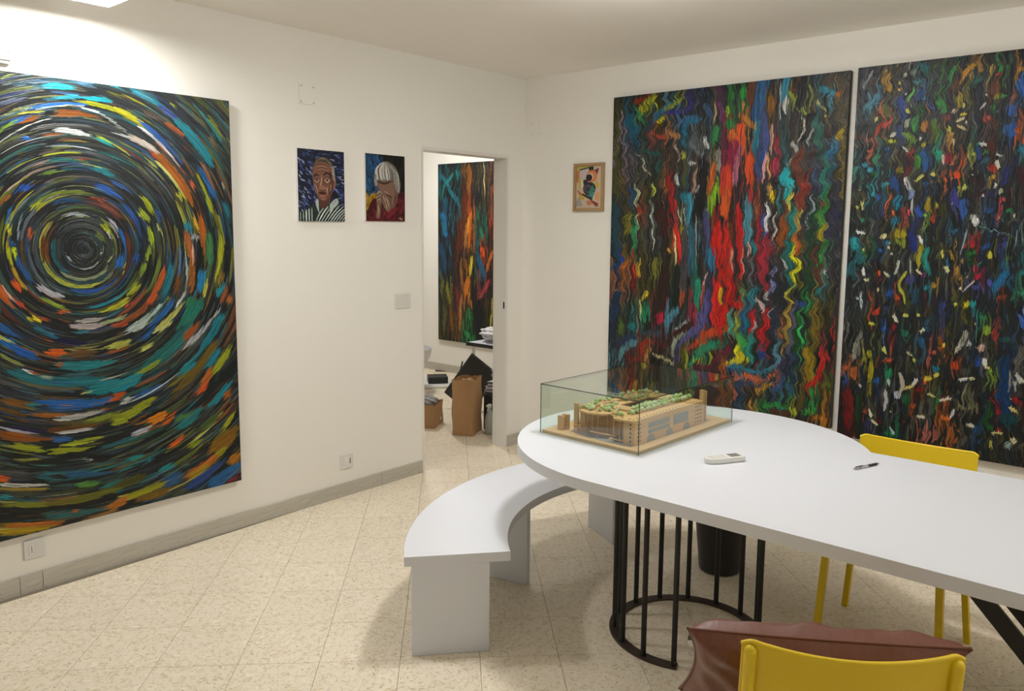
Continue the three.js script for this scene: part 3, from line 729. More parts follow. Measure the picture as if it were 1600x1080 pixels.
const STROKES_TWO = [
['b5b81c',77,202,99,305,34],
['8a2a14',35,164,36,226,34],
['1c6f9a',42,400,87,309,174],
['8a9c3a',33,392,104,499,52],
['d0c81c',29,336,183,386,158],
['3a3490',25,385,129,550,121,556,58],
['3f6a9a',24,489,231,504,182,617,169],
['1f6a8c',40,524,277,553,200,649,193],
['6f7a80',16,574,309,626,397,666,399],
['2a6f88',32,542,335,508,305],
['b0442c',25,303,247,382,289],
['b07a4a',41,415,255,475,288],
['145a7a',78,123,145,182,299],
['8a7a8a',10,52,238,112,371,132,448],
['4a4a1c',35,31,145,35,599],
['6a5a2c',17,62,561,130,663],
['c9c9b0',8,211,391,277,499],
['3a2f28',107,350,354,481,463],
['c9a8a0',13,477,346,497,427],
['c9c83a',24,511,384,537,414],
['d8d8d4',28,483,521,494,573],
['c8ccc8',18,571,445,611,440],
['a8241c',41,434,557,466,727],
['b06a2c',16,409,556,403,623],
['1c7a8c',64,538,647,591,736],
['b08a78',20,614,497,602,612],
['0f1112',86,661,470,664,736],
['b0b8b8',16,634,598,605,685],
['c9641c',35,732,473,714,615],
['8ac01c',27,753,601,735,729],
['2f8a4a',39,738,249,734,332],
['a8a898',39,759,390,771,489],
['7f3a7a',27,763,112,774,196],
['7a1c40',31,798,218,789,546],
['d0b08a',13,732,116,728,199],
['3a5a80',32,670,110,704,190],
['8aa82c',27,802,143,811,178],
['d8641c',69,839,284,856,340],
['9a1440',84,849,353,855,478],
['d03a1c',91,819,519,821,737],
['d07a9a',30,872,521,868,590],
['1c8a3a',61,813,220,852,250],
['c0c84a',21,319,576,309,651],
['d8d8a0',17,191,595,194,695],
['24486a',43,155,602,167,694],
['a03024',25,204,710,200,741],
['2f8a5a',22,175,96,231,168],
['1c5a58',25,263,357,343,383],
['d8dcd8',24,670,307,688,358],
['2a8a3a',46,826,66,849,68],
['2a8a3a',46,899,39,908,81],
['6a3a20',53,956,12,947,118],
['1f5a90',82,1028,6,987,202],
['3f4f8a',59,1038,213,1061,396],
['1f7a94',44,1003,244,988,378],
['2a4a8c',44,1040,408,1008,495],
['c9802a',37,921,204,983,263],
['e0541c',68,895,263,915,388],
['e8741c',53,836,287,866,289],
['8a1440',83,854,350,866,454],
['c06a80',38,907,360,882,469,880,594],
['d84a14',52,962,445,961,569],
['2a8aa8',43,1160,7,1152,124],
['d0d4d0',32,1162,118,1163,190],
['b8c0c0',12,1128,49,1132,194],
['8a5a14',44,1075,103,1079,190],
['8a9a2a',36,1192,101,1265,199],
['6a2a1c',29,1197,63,1211,77],
['14161c',64,1257,56,1249,165],
['14161c',56,1306,228,1272,342],
['c0c0b0',11,1245,210,1281,265,1252,341,1254,380],
['a0a8a8',14,1328,262,1306,344,1308,396],
['4a4230',89,1393,33,1490,74],
['4a4424',60,1465,184,1501,483],
['d8d07a',11,1348,155,1397,229],
['2a90a8',41,1357,86,1429,118],
['b0641c',41,1454,108,1468,128],
['b0981c',34,1482,317,1487,356],
['7a6a20',12,1482,381,1494,584],
['1f5a50',62,1347,257,1366,374],
['1c6a90',41,1444,378,1429,454],
['4a2028',34,1409,319,1423,345],
['c09080',22,1090,277,1089,397],
['8a2a38',43,1122,346,1140,427],
['b02a44',50,1121,459,1110,533],
['d8a0a8',22,1056,436,1048,564],
['e0a868',15,1070,443,1083,545],
['a8aca4',28,1219,352,1236,432,1185,495],
['1cb0bc',57,1179,502,1175,575,1217,589,1193,649],
['6a2f1c',49,1262,394,1240,491,1278,578,1275,650],
['b02a20',42,1273,604,1287,624],
['3f3230',62,1323,423,1294,506],
['2a5a5c',29,1149,334,1173,402],
['3a4a6a',24,1335,527,1365,594],
['1f7a6a',27,1401,530,1401,646],
['101014',72,1126,573,1128,614],
['d0a04a',29,1099,600,1080,640],
['1f4a5c',43,32,730,50,1005],
['7f7a1c',43,145,777,129,863],
['c0c8a0',14,204,640,207,878],
['a03a1c',25,211,716,213,755],
['2aa860',34,180,855,181,886],
['6a6420',25,95,957,135,1050,91,1115],
['c8702a',30,136,1074,91,1123],
['1c4a9a',43,79,1052,99,1075],
['3a1c18',73,376,755,406,883],
['c8d0c0',12,309,725,330,945],
['9a2020',36,448,629,460,733],
['d8281c',36,490,859,531,1037],
['e0d090',14,484,904,499,1083],
['c8a83a',24,444,980,453,1002],
['b0b8b0',10,502,733,522,807],
['b09a2c',24,531,837,566,866],
['101214',78,638,648,619,771],
['3a90a8',47,582,661,572,807],
['c0d0d0',11,544,734,555,815],
['2f6a80',39,599,866,615,1064],
['b8c8c0',8,629,807,638,1034],
['4a4a50',47,559,918,556,1253],
['4a4a7a',39,691,756,704,886],
['2a7aa0',45,732,987,745,1088],
['86b81c',31,738,642,737,721],
['c81c14',90,780,807,769,929,798,1057,811,1158],
['d05a1c',45,819,644,809,757],
['d88a5a',15,844,856,859,1027],
['a01414',59,865,984,878,1270],
['d8201c',67,790,1217,781,1393],
['e0a81c',33,810,1223,817,1296],
['d8b83a',33,227,1063,221,1156],
['b02a1c',25,197,1103,194,1165],
['8a8a2c',32,343,1059,347,1166],
['33201a',96,416,1147,389,1379],
['d0c02c',33,288,1269,262,1310],
['b8d890',20,245,1335,253,1436],
['1c9a6a',24,273,1356,266,1435],
['14241c',47,508,1113,500,1332],
['a04a24',39,556,1261,542,1329],
['c01c3a',63,398,1393,417,1423],
['1f8a6c',46,660,1180,657,1306],
['c05a50',19,693,1193,690,1326],
['d0b0a8',15,714,1126,700,1178],
['4f4a8a',45,728,1250,726,1398],
['a02a40',23,633,1330,644,1397],
['1c3a5c',76,58,1291,44,1453],
['b0704a',8,39,1269,114,1260],
['c02014',82,834,825,850,1017,863,1304],
['b81c1c',44,907,761,937,1085],
['d85a1c',45,825,634,824,768],
['e08a78',22,872,988,884,1087],
['e09a8a',12,940,986,953,1113],
['4a8a9a',51,965,720,975,929],
['d8b0a0',22,979,943,978,999],
['1f7a80',29,1011,928,1015,998],
['5a5458',43,983,1020,991,1048],
['b0502a',29,1023,720,1017,748],
['b02a2a',29,975,623,974,678],
['a81c2c',32,1041,789,1040,907,1070,1079],
['3f4a9a',25,1062,776,1075,885],
['d8d8d8',22,1077,700,1087,776,1074,872],
['e0c81c',32,1099,640,1108,680],
['d0c0b8',14,1133,769,1132,892],
['1fb0b0',42,1195,615,1184,661],
['d8d040',25,1222,662,1205,729],
['7f2f1c',62,1279,643,1269,723],
['8a4a18',49,1184,796,1176,925],
['1f8a80',35,1237,756,1229,870],
['b09a4a',24,1278,763,1262,843],
['b0501c',27,1265,896,1271,1004],
['1a6a62',48,1213,951,1243,1140],
['e8e81c',24,1245,917,1249,991,1280,1044,1262,1099,1264,1146,1245,1175],
['d8d83a',15,1252,1174,1227,1230,1257,1276],
['c8c8c8',14,1196,1033,1202,1074],
['143a24',61,1346,769,1346,1135],
['8aa0a8',12,1346,645,1339,763,1309,822,1317,855],
['2a9a3a',20,1410,737,1401,815],
['9a8a1c',30,1408,828,1412,900],
['8a4a1c',40,1395,698,1399,717],
['1c1c70',46,1466,821,1477,899],
['5a2f20',40,1377,974,1399,1133],
['1c9a3a',17,1418,999,1381,1053],
['e0e0e0',14,1442,1071,1463,1110,1486,1049],
['2f3038',40,1477,673,1474,1063],
['9a2a3a',43,1092,940,1080,1135],
['8a8ac0',28,1135,1077,1144,1125],
['7a80b8',28,1132,1160,1121,1230],
['d8d0d0',21,1113,1217,1108,1259],
['1f8a98',43,1032,1207,1021,1279],
['902838',42,1089,1169,1090,1204],
['5f7a4a',65,965,1211,967,1247],
['e0b0a8',14,1043,1284,1089,1330],
['22242c',62,1182,1178,1190,1323],
['24407a',81,1298,1260,1300,1294],
['2a8a3a',13,1350,1216,1341,1311],
['4a4418',98,1425,1251,1434,1284],
['1f7a80',40,1402,1183,1422,1188],
['1c7a7c',74,176,1476,178,1531],
['4f6a2c',50,93,1507,113,1553],
['2a3a60',49,87,1612,198,1577],
['5a94a0',49,244,1581,117,1674,90,1742],
['14301c',73,294,1466,296,1497],
['c01c40',56,399,1410,383,1458],
['4a8aa0',63,510,1371,444,1453],
['c0d0d8',15,588,1433,506,1494],
['5a5a94',53,714,1304,679,1448,551,1573,519,1615],
['3a1c14',35,630,1437,482,1542,450,1607],
['8a9480',31,591,1508,508,1562,496,1679],
['8f2a18',48,361,1585,263,1618,248,1692,175,1740],
['c0843a',32,327,1643,294,1710],
['3a4a5c',40,394,1527,288,1537],
['c8c08a',19,373,1670,488,1711],
['0c0c0c',47,347,1704,357,1719],
['5a1c24',47,415,1610,449,1599],
['d8281c',52,780,1351,783,1439],
['c8481c',52,863,1454,723,1518,603,1613],
['6a4a2a',44,811,1532,812,1554],
['3a9a8a',22,889,1343,869,1431],
['1c8a66',59,843,1543,742,1584,655,1653,624,1710],
['a8c03a',19,639,1674,663,1664],
['a8b83a',14,596,1652,599,1728],
['5a5414',27,570,1625,574,1716],
['6a1c30',44,884,1590,785,1653],
['5f1c34',37,771,1707,674,1712],
['e0d02c',29,864,1673,910,1646],
['9ab81c',18,760,1634,754,1687],
['1f4a90',36,881,1701,905,1698],
['d0601c',14,858,1704,888,1671],
['c81c14',81,838,1329,820,1469],
['c81c1c',43,906,1302,945,1321],
['e8b82c',30,805,1299,821,1297],
['b0501c',51,850,1437,852,1474],
['4a9a84',25,885,1354,872,1414,915,1497],
['a8b83a',12,938,1343,928,1445],
['1f6a90',43,969,1348,966,1456],
['3fa04a',43,953,1493,965,1586],
['1f8a7c',42,1013,1495,1011,1617],
['d8d01c',43,940,1552,951,1624,869,1677],
['d0c82a',28,982,1628,1004,1629],
['7a1c40',50,880,1588,896,1601],
['c02028',42,1029,1351,1019,1451],
['d01c1c',42,1114,1309,1099,1430,1094,1480,1067,1532],
['e0d0d0',14,1031,1400,1041,1456],
['d8c8d0',17,1054,1271,1094,1331],
['d8c0c8',10,1143,1307,1125,1385],
['22344a',48,1167,1347,1159,1473],
['142a1c',28,1051,1519,1056,1619],
['1c3f8a',62,1098,1571,1100,1600],
['4a7a90',27,1175,1507,1182,1654,1111,1691],
['2a7a94',28,878,1713,946,1675,1030,1701,1168,1670],
['2a4a6a',35,966,1790,1143,1751],
['d0684a',31,919,1759,994,1728,1070,1754,1191,1681],
['c8942c',34,1073,1818,1151,1764],
['1f5a90',47,1181,1774,1196,1794],
['1c4a24',54,1280,1358,1295,1529],
['a88a2c',20,1242,1306,1233,1397],
['5a5a70',24,1270,1311,1253,1520],
['2ab85a',17,1309,1397,1329,1512],
['b0602a',17,1204,1455,1212,1475],
['c0a04a',14,1227,1494,1221,1579],
['3f3a5c',34,1222,1607,1211,1664],
['1f3a5c',53,1270,1573,1272,1608],
['7f6a1c',30,1391,1282,1398,1416,1417,1516],
['8a7418',59,1365,1549,1386,1684],
['8a7418',26,1353,1702,1407,1702],
['c0241c',32,1443,1500,1444,1642,1363,1763],
['2a9a4a',26,1404,1764,1392,1793],
['5a4c1c',39,1344,1800,1334,1872],
['5a6a24',51,1474,1706,1476,1740],
['2a5f70',40,1265,1742,1288,1794],
['5f2f18',27,1166,1919,1260,1926],
['2aa04a',27,1122,1905,1208,1877,1272,1888],
['a0a82c',39,1293,1885,1295,1920],
['2ab04a',23,1343,1898,1417,1879,1400,1813],
['c0781c',38,1419,1914,1479,1918],
];
const STROKES_THREE = [
['8a9098',17,64,30,38,114],
['a8801c',34,158,49,155,135],
['d8d060',14,209,95,214,107],
['d8a04a',29,213,127,213,138],
['c8c8b0',24,234,53,241,68],
['8f9080',42,265,44,283,63],
['1c6a6c',37,313,19,336,56],
['4aa0a0',14,273,100,302,105],
['6ab85a',16,271,137,271,204],
['e0e0e8',12,241,161,249,157],
['1f4aa0',42,306,158,323,169],
['2a4a9a',43,235,178,234,290],
['5ab0c8',16,331,190,339,190],
['3a7f98',29,94,147,77,237],
['b05a2a',29,120,213,122,245],
['5a5f2c',43,159,207,154,270],
['d8d880',15,102,278,114,267],
['e0442a',38,145,297,159,316],
['d0d060',19,254,234,261,252],
['1f3f7a',38,236,322,235,385],
['2a7a34',42,306,287,306,349],
['b0742a',32,353,308,348,352],
['2f8a3a',41,407,203,412,265],
['4f7a24',32,394,303,400,395],
['3a4aa0',23,373,231,373,244],
['5a2a24',29,72,81,90,92],
['3f7a40',14,422,58,386,118],
['d0d8d8',14,196,371,208,356],
['9aa83a',28,272,360,270,387],
['a0a898',19,264,288,266,329],
['2f8a4a',23,486,44,441,86,445,133],
['3f6a3a',18,427,54,383,118],
['c8902c',22,556,48,515,73,502,105],
['5f341c',27,467,114,470,157],
['2a6a60',48,568,117,577,135],
['a88a2c',26,625,61,621,106],
['2f8a44',30,656,81,672,87],
['a84430',30,647,105,655,114],
['6a3824',48,639,145,643,200],
['9a8a2c',26,665,202,644,217],
['2f9a44',30,684,204,685,217],
['c8841c',38,752,84,753,100],
['1f58a8',46,749,145,765,212],
['1f58a8',34,728,258,724,307],
['1f5aa8',42,727,349,735,404],
['d0581c',25,752,368,757,385],
['b0604a',25,718,216,733,225],
['9a8a2c',31,503,178,488,245],
['e0d860',22,513,241,521,242],
['d8c0a0',27,473,252,482,271],
['d8c82c',13,510,282,534,283],
['d8d0a0',13,493,315,527,300],
['e8e0d0',18,530,322,535,326],
['d8c88a',10,494,336,527,360],
['b8c83a',22,451,348,467,354],
['c09a3a',31,465,373,471,400],
['8a3a34',27,440,302,455,286],
['2f8a3a',32,409,203,409,264],
['a8402c',35,616,299,625,325],
['4a2a20',26,647,314,658,369],
['c8c8c0',9,607,235,594,259],
['e0e0e0',11,608,195,612,199],
['1f6a3a',30,639,254,648,272],
['3a9080',15,1,548,34,520],
['2aa0c0',24,58,503,68,522],
['1fa0c0',27,78,534,110,542],
['2f8a60',43,115,468,125,487],
['2f7a3a',34,112,570,124,552],
['c8603a',12,68,436,95,438],
['c8d82a',17,174,391,197,401],
['d0d0c0',12,184,371,211,350],
['2f5a9a',29,170,425,171,443],
['1f8a8a',34,88,616,98,635],
['1f8a90',43,168,609,178,628],
['2aa0b8',24,109,664,118,673],
['2a58a8',24,139,673,144,692],
['1f4a90',33,224,583,237,661],
['1480a0',37,234,680,243,749],
['14708a',46,232,786,238,818],
['d8601c',26,215,763,231,763],
['5a1c1c',33,280,526,271,576],
['d0d0d0',23,288,581,282,612,307,667],
['7a90b8',28,293,649,295,690],
['d8dce0',6,312,686,314,786],
['d04a40',25,293,754,298,772],
['1f50a8',32,341,741,348,786],
['6a9a3a',28,253,357,299,414],
['b8241c',30,284,452,298,461],
['e0dcd0',7,244,425,280,458],
['3f8a34',28,319,474,319,537],
['1f5a98',32,352,462,354,551],
['d0c82a',28,337,416,354,426],
['e0e4e8',12,325,396,332,383],
['d8d86a',11,324,602,360,574],
['e0d860',18,394,564,408,580],
['1fa080',27,422,457,416,496],
['d8c8b0',9,435,475,440,519],
['7a6a1c',42,229,533,248,552],
['1f4a80',36,370,610,371,628],
['b09a1c',27,392,696,388,750],
['e0d82a',29,417,728,434,728],
['d8d880',8,51,700,73,748],
['d8d880',8,30,729,44,738],
['1f8a6a',29,67,800,76,810],
['a03a1c',22,406,782,413,813],
['8ac02a',20,372,773,382,784],
['8a1c2c',36,464,481,463,520],
['d06a3a',22,479,521,487,530],
['d8c8b0',9,435,475,440,519],
['e04a14',35,502,566,516,592],
['d0602a',18,455,591,463,613],
['1fa080',32,422,457,418,496],
['3f3f94',35,496,653,521,733],
['2a58a0',35,543,707,554,804],
['8ac03a',15,517,641,525,641],
['b8d060',20,541,650,552,635],
['e0e0d0',13,602,428,629,436],
['e0e0d0',9,674,485,697,495],
['e0dcc8',19,678,517,688,551],
['b82a1c',38,656,541,677,572],
['c8a03a',17,668,585,669,602],
['1f3f80',26,592,453,600,509],
['2f8a2f',26,620,467,628,476],
['1f8a6a',22,587,431,595,436],
['a8b83a',15,570,477,582,476],
['1f5a68',39,626,502,635,523],
['4a2018',34,647,422,655,482],
['1f5aa8',38,729,373,731,398],
['d0581c',21,753,374,758,391],
['1f7a94',33,776,459,777,480],
['1f2a70',29,727,549,714,624],
['3a1418',47,611,669,620,686],
['e8e8e0',11,629,680,634,689],
['e8e8e0',11,681,628,685,636],
['a8b890',21,703,650,708,671],
['d04a50',25,716,697,720,714],
['1f8a4a',25,745,748,750,765],
['1f4a80',42,662,743,664,765],
['e0e4e0',26,591,778,611,813],
['24284a',51,671,649,673,687],
['3a1420',33,775,546,787,618],
['a8742a',27,470,389,483,460],
['e0c8a0',11,482,399,485,434],
['d8d8d0',8,576,579,580,582],
['e0e0d0',8,770,778,771,789],
['1a8f96',48,34,900,38,957],
['177078',57,63,995,75,1038],
['e8ecea',17,39,864,84,875],
['2f7a3a',33,80,971,90,975],
['d0d870',21,78,962,87,962],
['d8d090',19,181,902,195,876],
['2a80b8',28,206,911,211,930],
['d8d8a0',13,210,941,211,955],
['2a68b0',28,165,968,173,956],
['a89a14',41,241,869,289,877],
['8a9a2a',18,251,901,258,933],
['8a9a2a',18,278,900,280,947],
['1c2a70',36,323,872,329,964],
['f0f0f0',14,356,883,366,917],
['a8a024',22,362,940,362,1041],
['1f7f74',31,395,939,392,1017,417,1080],
['ecece4',18,88,1062,90,1100],
['d8d8a0',15,94,1119,113,1130],
['d0582a',19,169,1075,170,1094],
['5a1c2c',28,178,1110,179,1129],
['d8d8a8',14,196,1079,215,1099],
['e0d890',21,166,1174,175,1173],
['b8c0b0',14,267,1012,261,1050,246,1088],
['b8b83a',13,305,1067,282,1110,276,1148,296,1184,308,1240],
['e0e0b0',13,352,1060,373,1080],
['3a3a80',36,337,1093,318,1131],
['5f1c50',31,387,1077,389,1095],
['1a8a94',40,400,1145,413,1154],
['a8842a',18,438,1143,445,1125],
['1f4f98',37,229,1179,231,1202],
['c04a20',27,264,1200,274,1218],
['b0c0c0',8,89,1187,83,1241,90,1289],
['b0c0c0',19,63,1223,73,1232],
['b03a20',37,168,1285,178,1294],
['1f4a60',31,359,1157,359,1227],
['4a1a24',27,398,1182,400,1201],
['b8c0b0',7,323,1010,324,1085],
['14708a',42,232,799,234,827],
['e0e4e0',34,604,799,612,829],
['d01c2c',38,593,922,613,921],
['8a3020',26,610,877,618,886],
['124a1c',42,607,1010,608,1023],
['1f9a2f',34,600,957,609,974],
['1f4a8c',42,656,920,665,938],
['d8d040',21,682,989,683,957],
['1f90c0',33,490,1011,496,1011],
['e0e060',22,462,963,470,967],
['e0e060',11,473,974,472,994],
['e0e0a0',17,487,1036,501,1063],
['a8842a',15,506,959,524,1004],
['b0883a',22,542,1034,537,1079],
['1f8a80',25,635,1013,643,1021],
['c01c40',23,635,1070,640,1088],
['4a4a9a',25,692,1103,689,1125],
['4a4a9a',21,616,1138,647,1132],
['f0f0e0',16,559,1146,567,1145],
['c0c0c0',7,578,1153,622,1106],
['d8d020',34,592,1211,598,1237],
['1a8a90',34,619,1209,625,1235],
['1a6a9a',37,756,1056,710,1146],
['a0b0b0',6,573,856,553,967],
['1f5a7a',31,515,847,520,865],
['d0d840',17,542,1219,551,1230],
['8a3a1c',49,742,1170,751,1191],
['2f8a60',32,826,1143,827,1160],
['1f7a80',24,819,1045,820,1062],
['3a4a9a',25,739,914,740,936],
['3a5a1c',29,762,978,763,995],
['6a9090',4,618,829,781,888],
['3a4a94',39,485,1223,495,1245],
['c03a24',32,159,1289,173,1311],
['c8d040',19,134,1358,160,1360],
['e0dcc0',18,261,1304,278,1339],
['d8d860',19,304,1303,328,1301],
['d8d860',20,370,1296,385,1294],
['2f58b0',32,205,1372,219,1385],
['7a1c1c',38,249,1369,274,1366],
['1f6a50',38,317,1376,320,1409],
['1f5a7a',37,420,1373,436,1358],
['e0e0b0',12,390,1379,413,1366],
['1f5a80',37,398,1414,401,1453],
['8f9080',23,76,1480,61,1565],
['a8a8a0',26,60,1544,77,1556],
['a85f2a',39,77,1612,74,1668],
['b05a30',30,25,1625,44,1609],
['a8a824',26,143,1508,145,1542],
['a0981c',29,160,1567,163,1629,147,1686],
['d0d870',16,215,1483,230,1512],
['d0522a',19,226,1556,266,1538],
['1f8a5a',38,257,1597,247,1645],
['c0d8d0',19,251,1652,259,1681],
['1f58a0',44,185,1660,198,1672],
['2a48a0',33,25,1689,32,1702],
['d0d0c8',16,106,1702,113,1712],
['6a1a18',52,52,1748,60,1945],
['1c3a1c',39,106,1768,107,1894],
['b8b0a0',22,308,1610,325,1682,303,1739],
['c0c8d8',37,296,1713,310,1745],
['c8c8cc',19,239,1708,248,1761,239,1824],
['1a5a34',43,346,1726,348,1766],
['c8d060',22,367,1536,379,1528],
['d8d8a8',7,334,1497,363,1514],
['7a1414',48,404,1678,417,1696],
['d0d0d0',21,373,1669,392,1633],
['d8c870',15,337,1691,379,1668],
['e0c83a',19,430,1621,460,1621],
['d0601c',21,428,1641,440,1640],
['9a4a24',36,373,1769,387,1794],
['d8d8c0',16,410,1829,444,1830],
['e0e0c0',14,163,1833,181,1865],
['b04a30',32,134,1841,154,1852],
['e0e0b8',15,179,1889,213,1908],
['4a1a1c',38,211,1877,225,1902],
['2f2f60',32,159,1886,161,1920],
['1a7a4a',25,253,1946,297,1945],
['b8d0d0',12,277,1914,297,1945],
['d06a5a',21,437,1917,449,1914],
['a0a090',25,602,1349,599,1394,558,1482],
['d8dcd8',24,614,1416,628,1429],
['d8b8a8',31,669,1447,683,1416],
['a83a30',34,729,1345,732,1389],
['7a9a2c',34,692,1326,695,1363],
['1f8a60',28,676,1275,677,1294],
['c0481c',35,561,1528,570,1561],
['c8601c',21,487,1448,495,1462],
['e0c83a',23,501,1443,514,1441],
['d0584a',25,458,1487,472,1481],
['e0c83a',29,429,1622,460,1624],
['d0581c',20,423,1639,436,1635],
['d0c850',21,473,1605,494,1596],
['1f7a90',36,477,1553,479,1584],
['1f4a98',55,653,1509,679,1506],
['e8e8e0',22,694,1490,704,1530],
['d8d070',19,707,1534,720,1530],
['7aa82c',24,718,1543,725,1557],
['e0e4e4',12,587,1610,623,1597],
['d8d8a0',12,633,1595,652,1590],
['d0d080',14,448,1700,485,1715],
['1f8a4a',23,493,1739,506,1732],
['9a4a1c',31,530,1733,545,1746],
['e0d0c0',15,509,1728,560,1711],
['8a8a60',15,594,1739,624,1757],
['d8702a',18,529,1821,570,1811],
['c8ccd0',14,571,1773,566,1805],
['dcd8c4',18,644,1831,673,1840],
['d8d8c0',16,428,1830,442,1828],
['1a6a2c',33,738,1834,757,1830],
['b01c1c',20,774,1839,787,1844],
['e0d890',9,750,1858,794,1849],
['a01c2c',23,770,1734,771,1756],
['143f70',73,786,1479,799,1737],
['12404a',98,818,1749,823,1808],
['9a1c2c',26,832,1672,851,1684],
['d8c880',16,816,1716,846,1737],
['d0d4c8',18,835,1550,856,1592],
['a8a898',9,810,1542,810,1631],
['b8c0b8',8,825,1585,841,1634],
['d8d0a0',14,833,1870,851,1896],
['8aa0a0',39,810,1900,837,1914],
['c8c860',8,746,1897,762,1940],
['3a60b0',20,827,1263,843,1320],
['1a5a58',47,772,1370,774,1399],
['1f4a70',40,689,1831,692,1876],
];

// ------------------------------------------------------------------ painted canvases: oil paint laid on stroke by stroke
const hexRGB = (h) => [parseInt(h.slice(0, 2), 16), parseInt(h.slice(2, 4), 16), parseInt(h.slice(4, 6), 16)];
let GAIN = 0.86;
const TAB = new Float32Array(256 * 256); { let s = 99991; for (let i = 0; i < TAB.length; i++) { s = (s * 1664525 + 1013904223) >>> 0; TAB[i] = s / 4294967296; } }
function vnoise(x, y, my = 256) { const xi = Math.floor(x), yi = Math.floor(y); let fx = x - xi, fy = y - yi; fx = fx * fx * (3 - 2 * fx); fy = fy * fy * (3 - 2 * fy); const a = xi & 255, b = (xi + 1) & 255, c = (((yi % my) + my) % my) & 255, d = ((((yi + 1) % my) + my) % my) & 255; return (TAB[c * 256 + a] * (1 - fx) + TAB[c * 256 + b] * fx) * (1 - fy) + (TAB[d * 256 + a] * (1 - fx) + TAB[d * 256 + b] * fx) * fy; }
class Paint {
  constructor(wm, hm, res, ground) {
    this.wm = wm; this.hm = hm; this.res = res; this.W = Math.round(wm * res); this.H = Math.round(hm * res);
    [this.c, this.x] = canvas(this.W, this.H, ground); [this.hc, this.hx] = canvas(this.W, this.H, '#505050');
    this.warp = null; this.samples = [];
  }
  shade(rgb, v) { const k = GAIN * (1 + rr(-v, v)), l = rr(-v, v) * 26; return `rgb(${rgb.map((q) => Math.max(0, Math.min(255, Math.round(q * k + l)))).join(',')})`; }
  path(pts) {
    if (pts.length === 1) pts = [pts[0], [pts[0][0] + 1, pts[0][1] + 1]];
    let L = 0; for (let i = 1; i < pts.length; i++) L += Math.hypot(pts[i][0] - pts[i - 1][0], pts[i][1] - pts[i - 1][1]);
    const n = Math.max(3, Math.ceil(L / 7)), out = [];
    if (pts.length === 2) for (let i = 0; i <= n; i++) out.push([pts[0][0] + (pts[1][0] - pts[0][0]) * i / n, pts[0][1] + (pts[1][1] - pts[0][1]) * i / n]);
    else { const c = new THREE.CatmullRomCurve3(pts.map((p) => V(p[0], p[1], 0))); for (const p of c.getSpacedPoints(n)) out.push([p.x, p.y]); }
    if (this.warp) for (const p of out) { const [dx, dy] = this.warp(p[0], p[1]); p[0] += dx; p[1] += dy; }
    return out;
  }
  line(pts, a, b, off, w, col, hcol, alpha) {
    for (const [ctx, st] of [[this.x, col], [this.hx, hcol]]) {
      ctx.globalAlpha = alpha; ctx.strokeStyle = st; ctx.lineWidth = w; ctx.beginPath();
      for (let i = a; i <= b; i++) {
        const p = pts[i], q = pts[Math.min(i + 1, pts.length - 1)], o = pts[Math.max(i - 1, 0)];
        let tx = q[0] - o[0], ty = q[1] - o[1]; const L = Math.hypot(tx, ty) || 1; tx /= L; ty /= L;
        const x = p[0] - ty * off, y = p[1] + tx * off; if (i === a) ctx.moveTo(x, y); else ctx.lineTo(x, y);
      }
      ctx.stroke();
    }
  }
  brush(raw, w, hex, o = {}) {            // raw points in pixels; a ragged body with tapering ends, then single bristle tracks
    const pts = this.path(raw), rgb = hexRGB(hex), n = pts.length - 1, h0 = rr(70, 190), v = o.vary ?? 0.2;
    this.x.lineCap = this.hx.lineCap = 'round'; this.x.lineJoin = this.hx.lineJoin = 'round';
    const g = (q) => { const k = Math.max(0, Math.min(255, Math.round(q))); return `rgb(${k},${k},${k})`; };
    const e0 = rr(0.06, 0.3), e1 = rr(0.1, 0.5), s0 = rr(0.1, 0.7), s1 = rr(0.0, 0.5), prof = (t) => Math.min(1, s0 + (1 - s0) * t / e0, s1 + (1 - s1) * (1 - t) / e1);
    if (!o.thin) {
      const L = [], Rr = [], k1 = rr(0, 6), k2 = rr(0, 6);
      for (let i = 0; i <= n; i++) {
        const p = pts[i], q = pts[Math.min(i + 1, n)], r = pts[Math.max(i - 1, 0)]; let tx = q[0] - r[0], ty = q[1] - r[1]; const D = Math.hypot(tx, ty) || 1; tx /= D; ty /= D;
        const f = w * 0.46 * prof(i / n), a = f * (1 + 0.14 * Math.sin(i * 0.9 + k1) + rr(-0.08, 0.08)), b = f * (1 + 0.14 * Math.sin(i * 0.7 + k2) + rr(-0.08, 0.08));
        L.push([p[0] - ty * a, p[1] + tx * a]); Rr.unshift([p[0] + ty * b, p[1] - tx * b]);
      }
      const poly = [...L, ...Rr];
      for (const [ctx, st] of [[this.x, this.shade(rgb, v * 0.35)], [this.hx, g(h0)]]) { ctx.globalAlpha = o.alpha ?? 1; ctx.fillStyle = st; ctx.beginPath(); poly.forEach(([x, y], i) => (i ? ctx.lineTo(x, y) : ctx.moveTo(x, y))); ctx.closePath(); ctx.fill(); }
    }
    const m = Math.max(1, Math.round(w / (o.step ?? 2.6)));
    for (let i = 0; i < m; i++) {
      const u = (i + 0.5) / m - 0.5, off = u * w * 0.98 + rr(-1, 1), k = Math.abs(u) * 2, a = Math.floor((rr(0, 0.16) + k * e0 * 0.8) * n), b = n - Math.floor((rr(0, 0.18) + k * e1 * 0.8) * n);
      if (b - a < 1) continue;
      this.line(pts, a, b, off, rr(0.8, 2.8), this.shade(rgb, v * 1.6), g(h0 + rr(-60, 65)), (o.alpha ?? 1) * rr(0.45, 1));
    }
  }
  near(x, y) {                             // colour of the closest noted stroke
    let best = null, d = 1e9;
    for (const s of this.samples) { const q = (s[0] - x) ** 2 + ((s[1] - y) * 0.5) ** 2; if (q < d) { d = q; best = s; } }
    return best ? best[2] : '202428';
  }
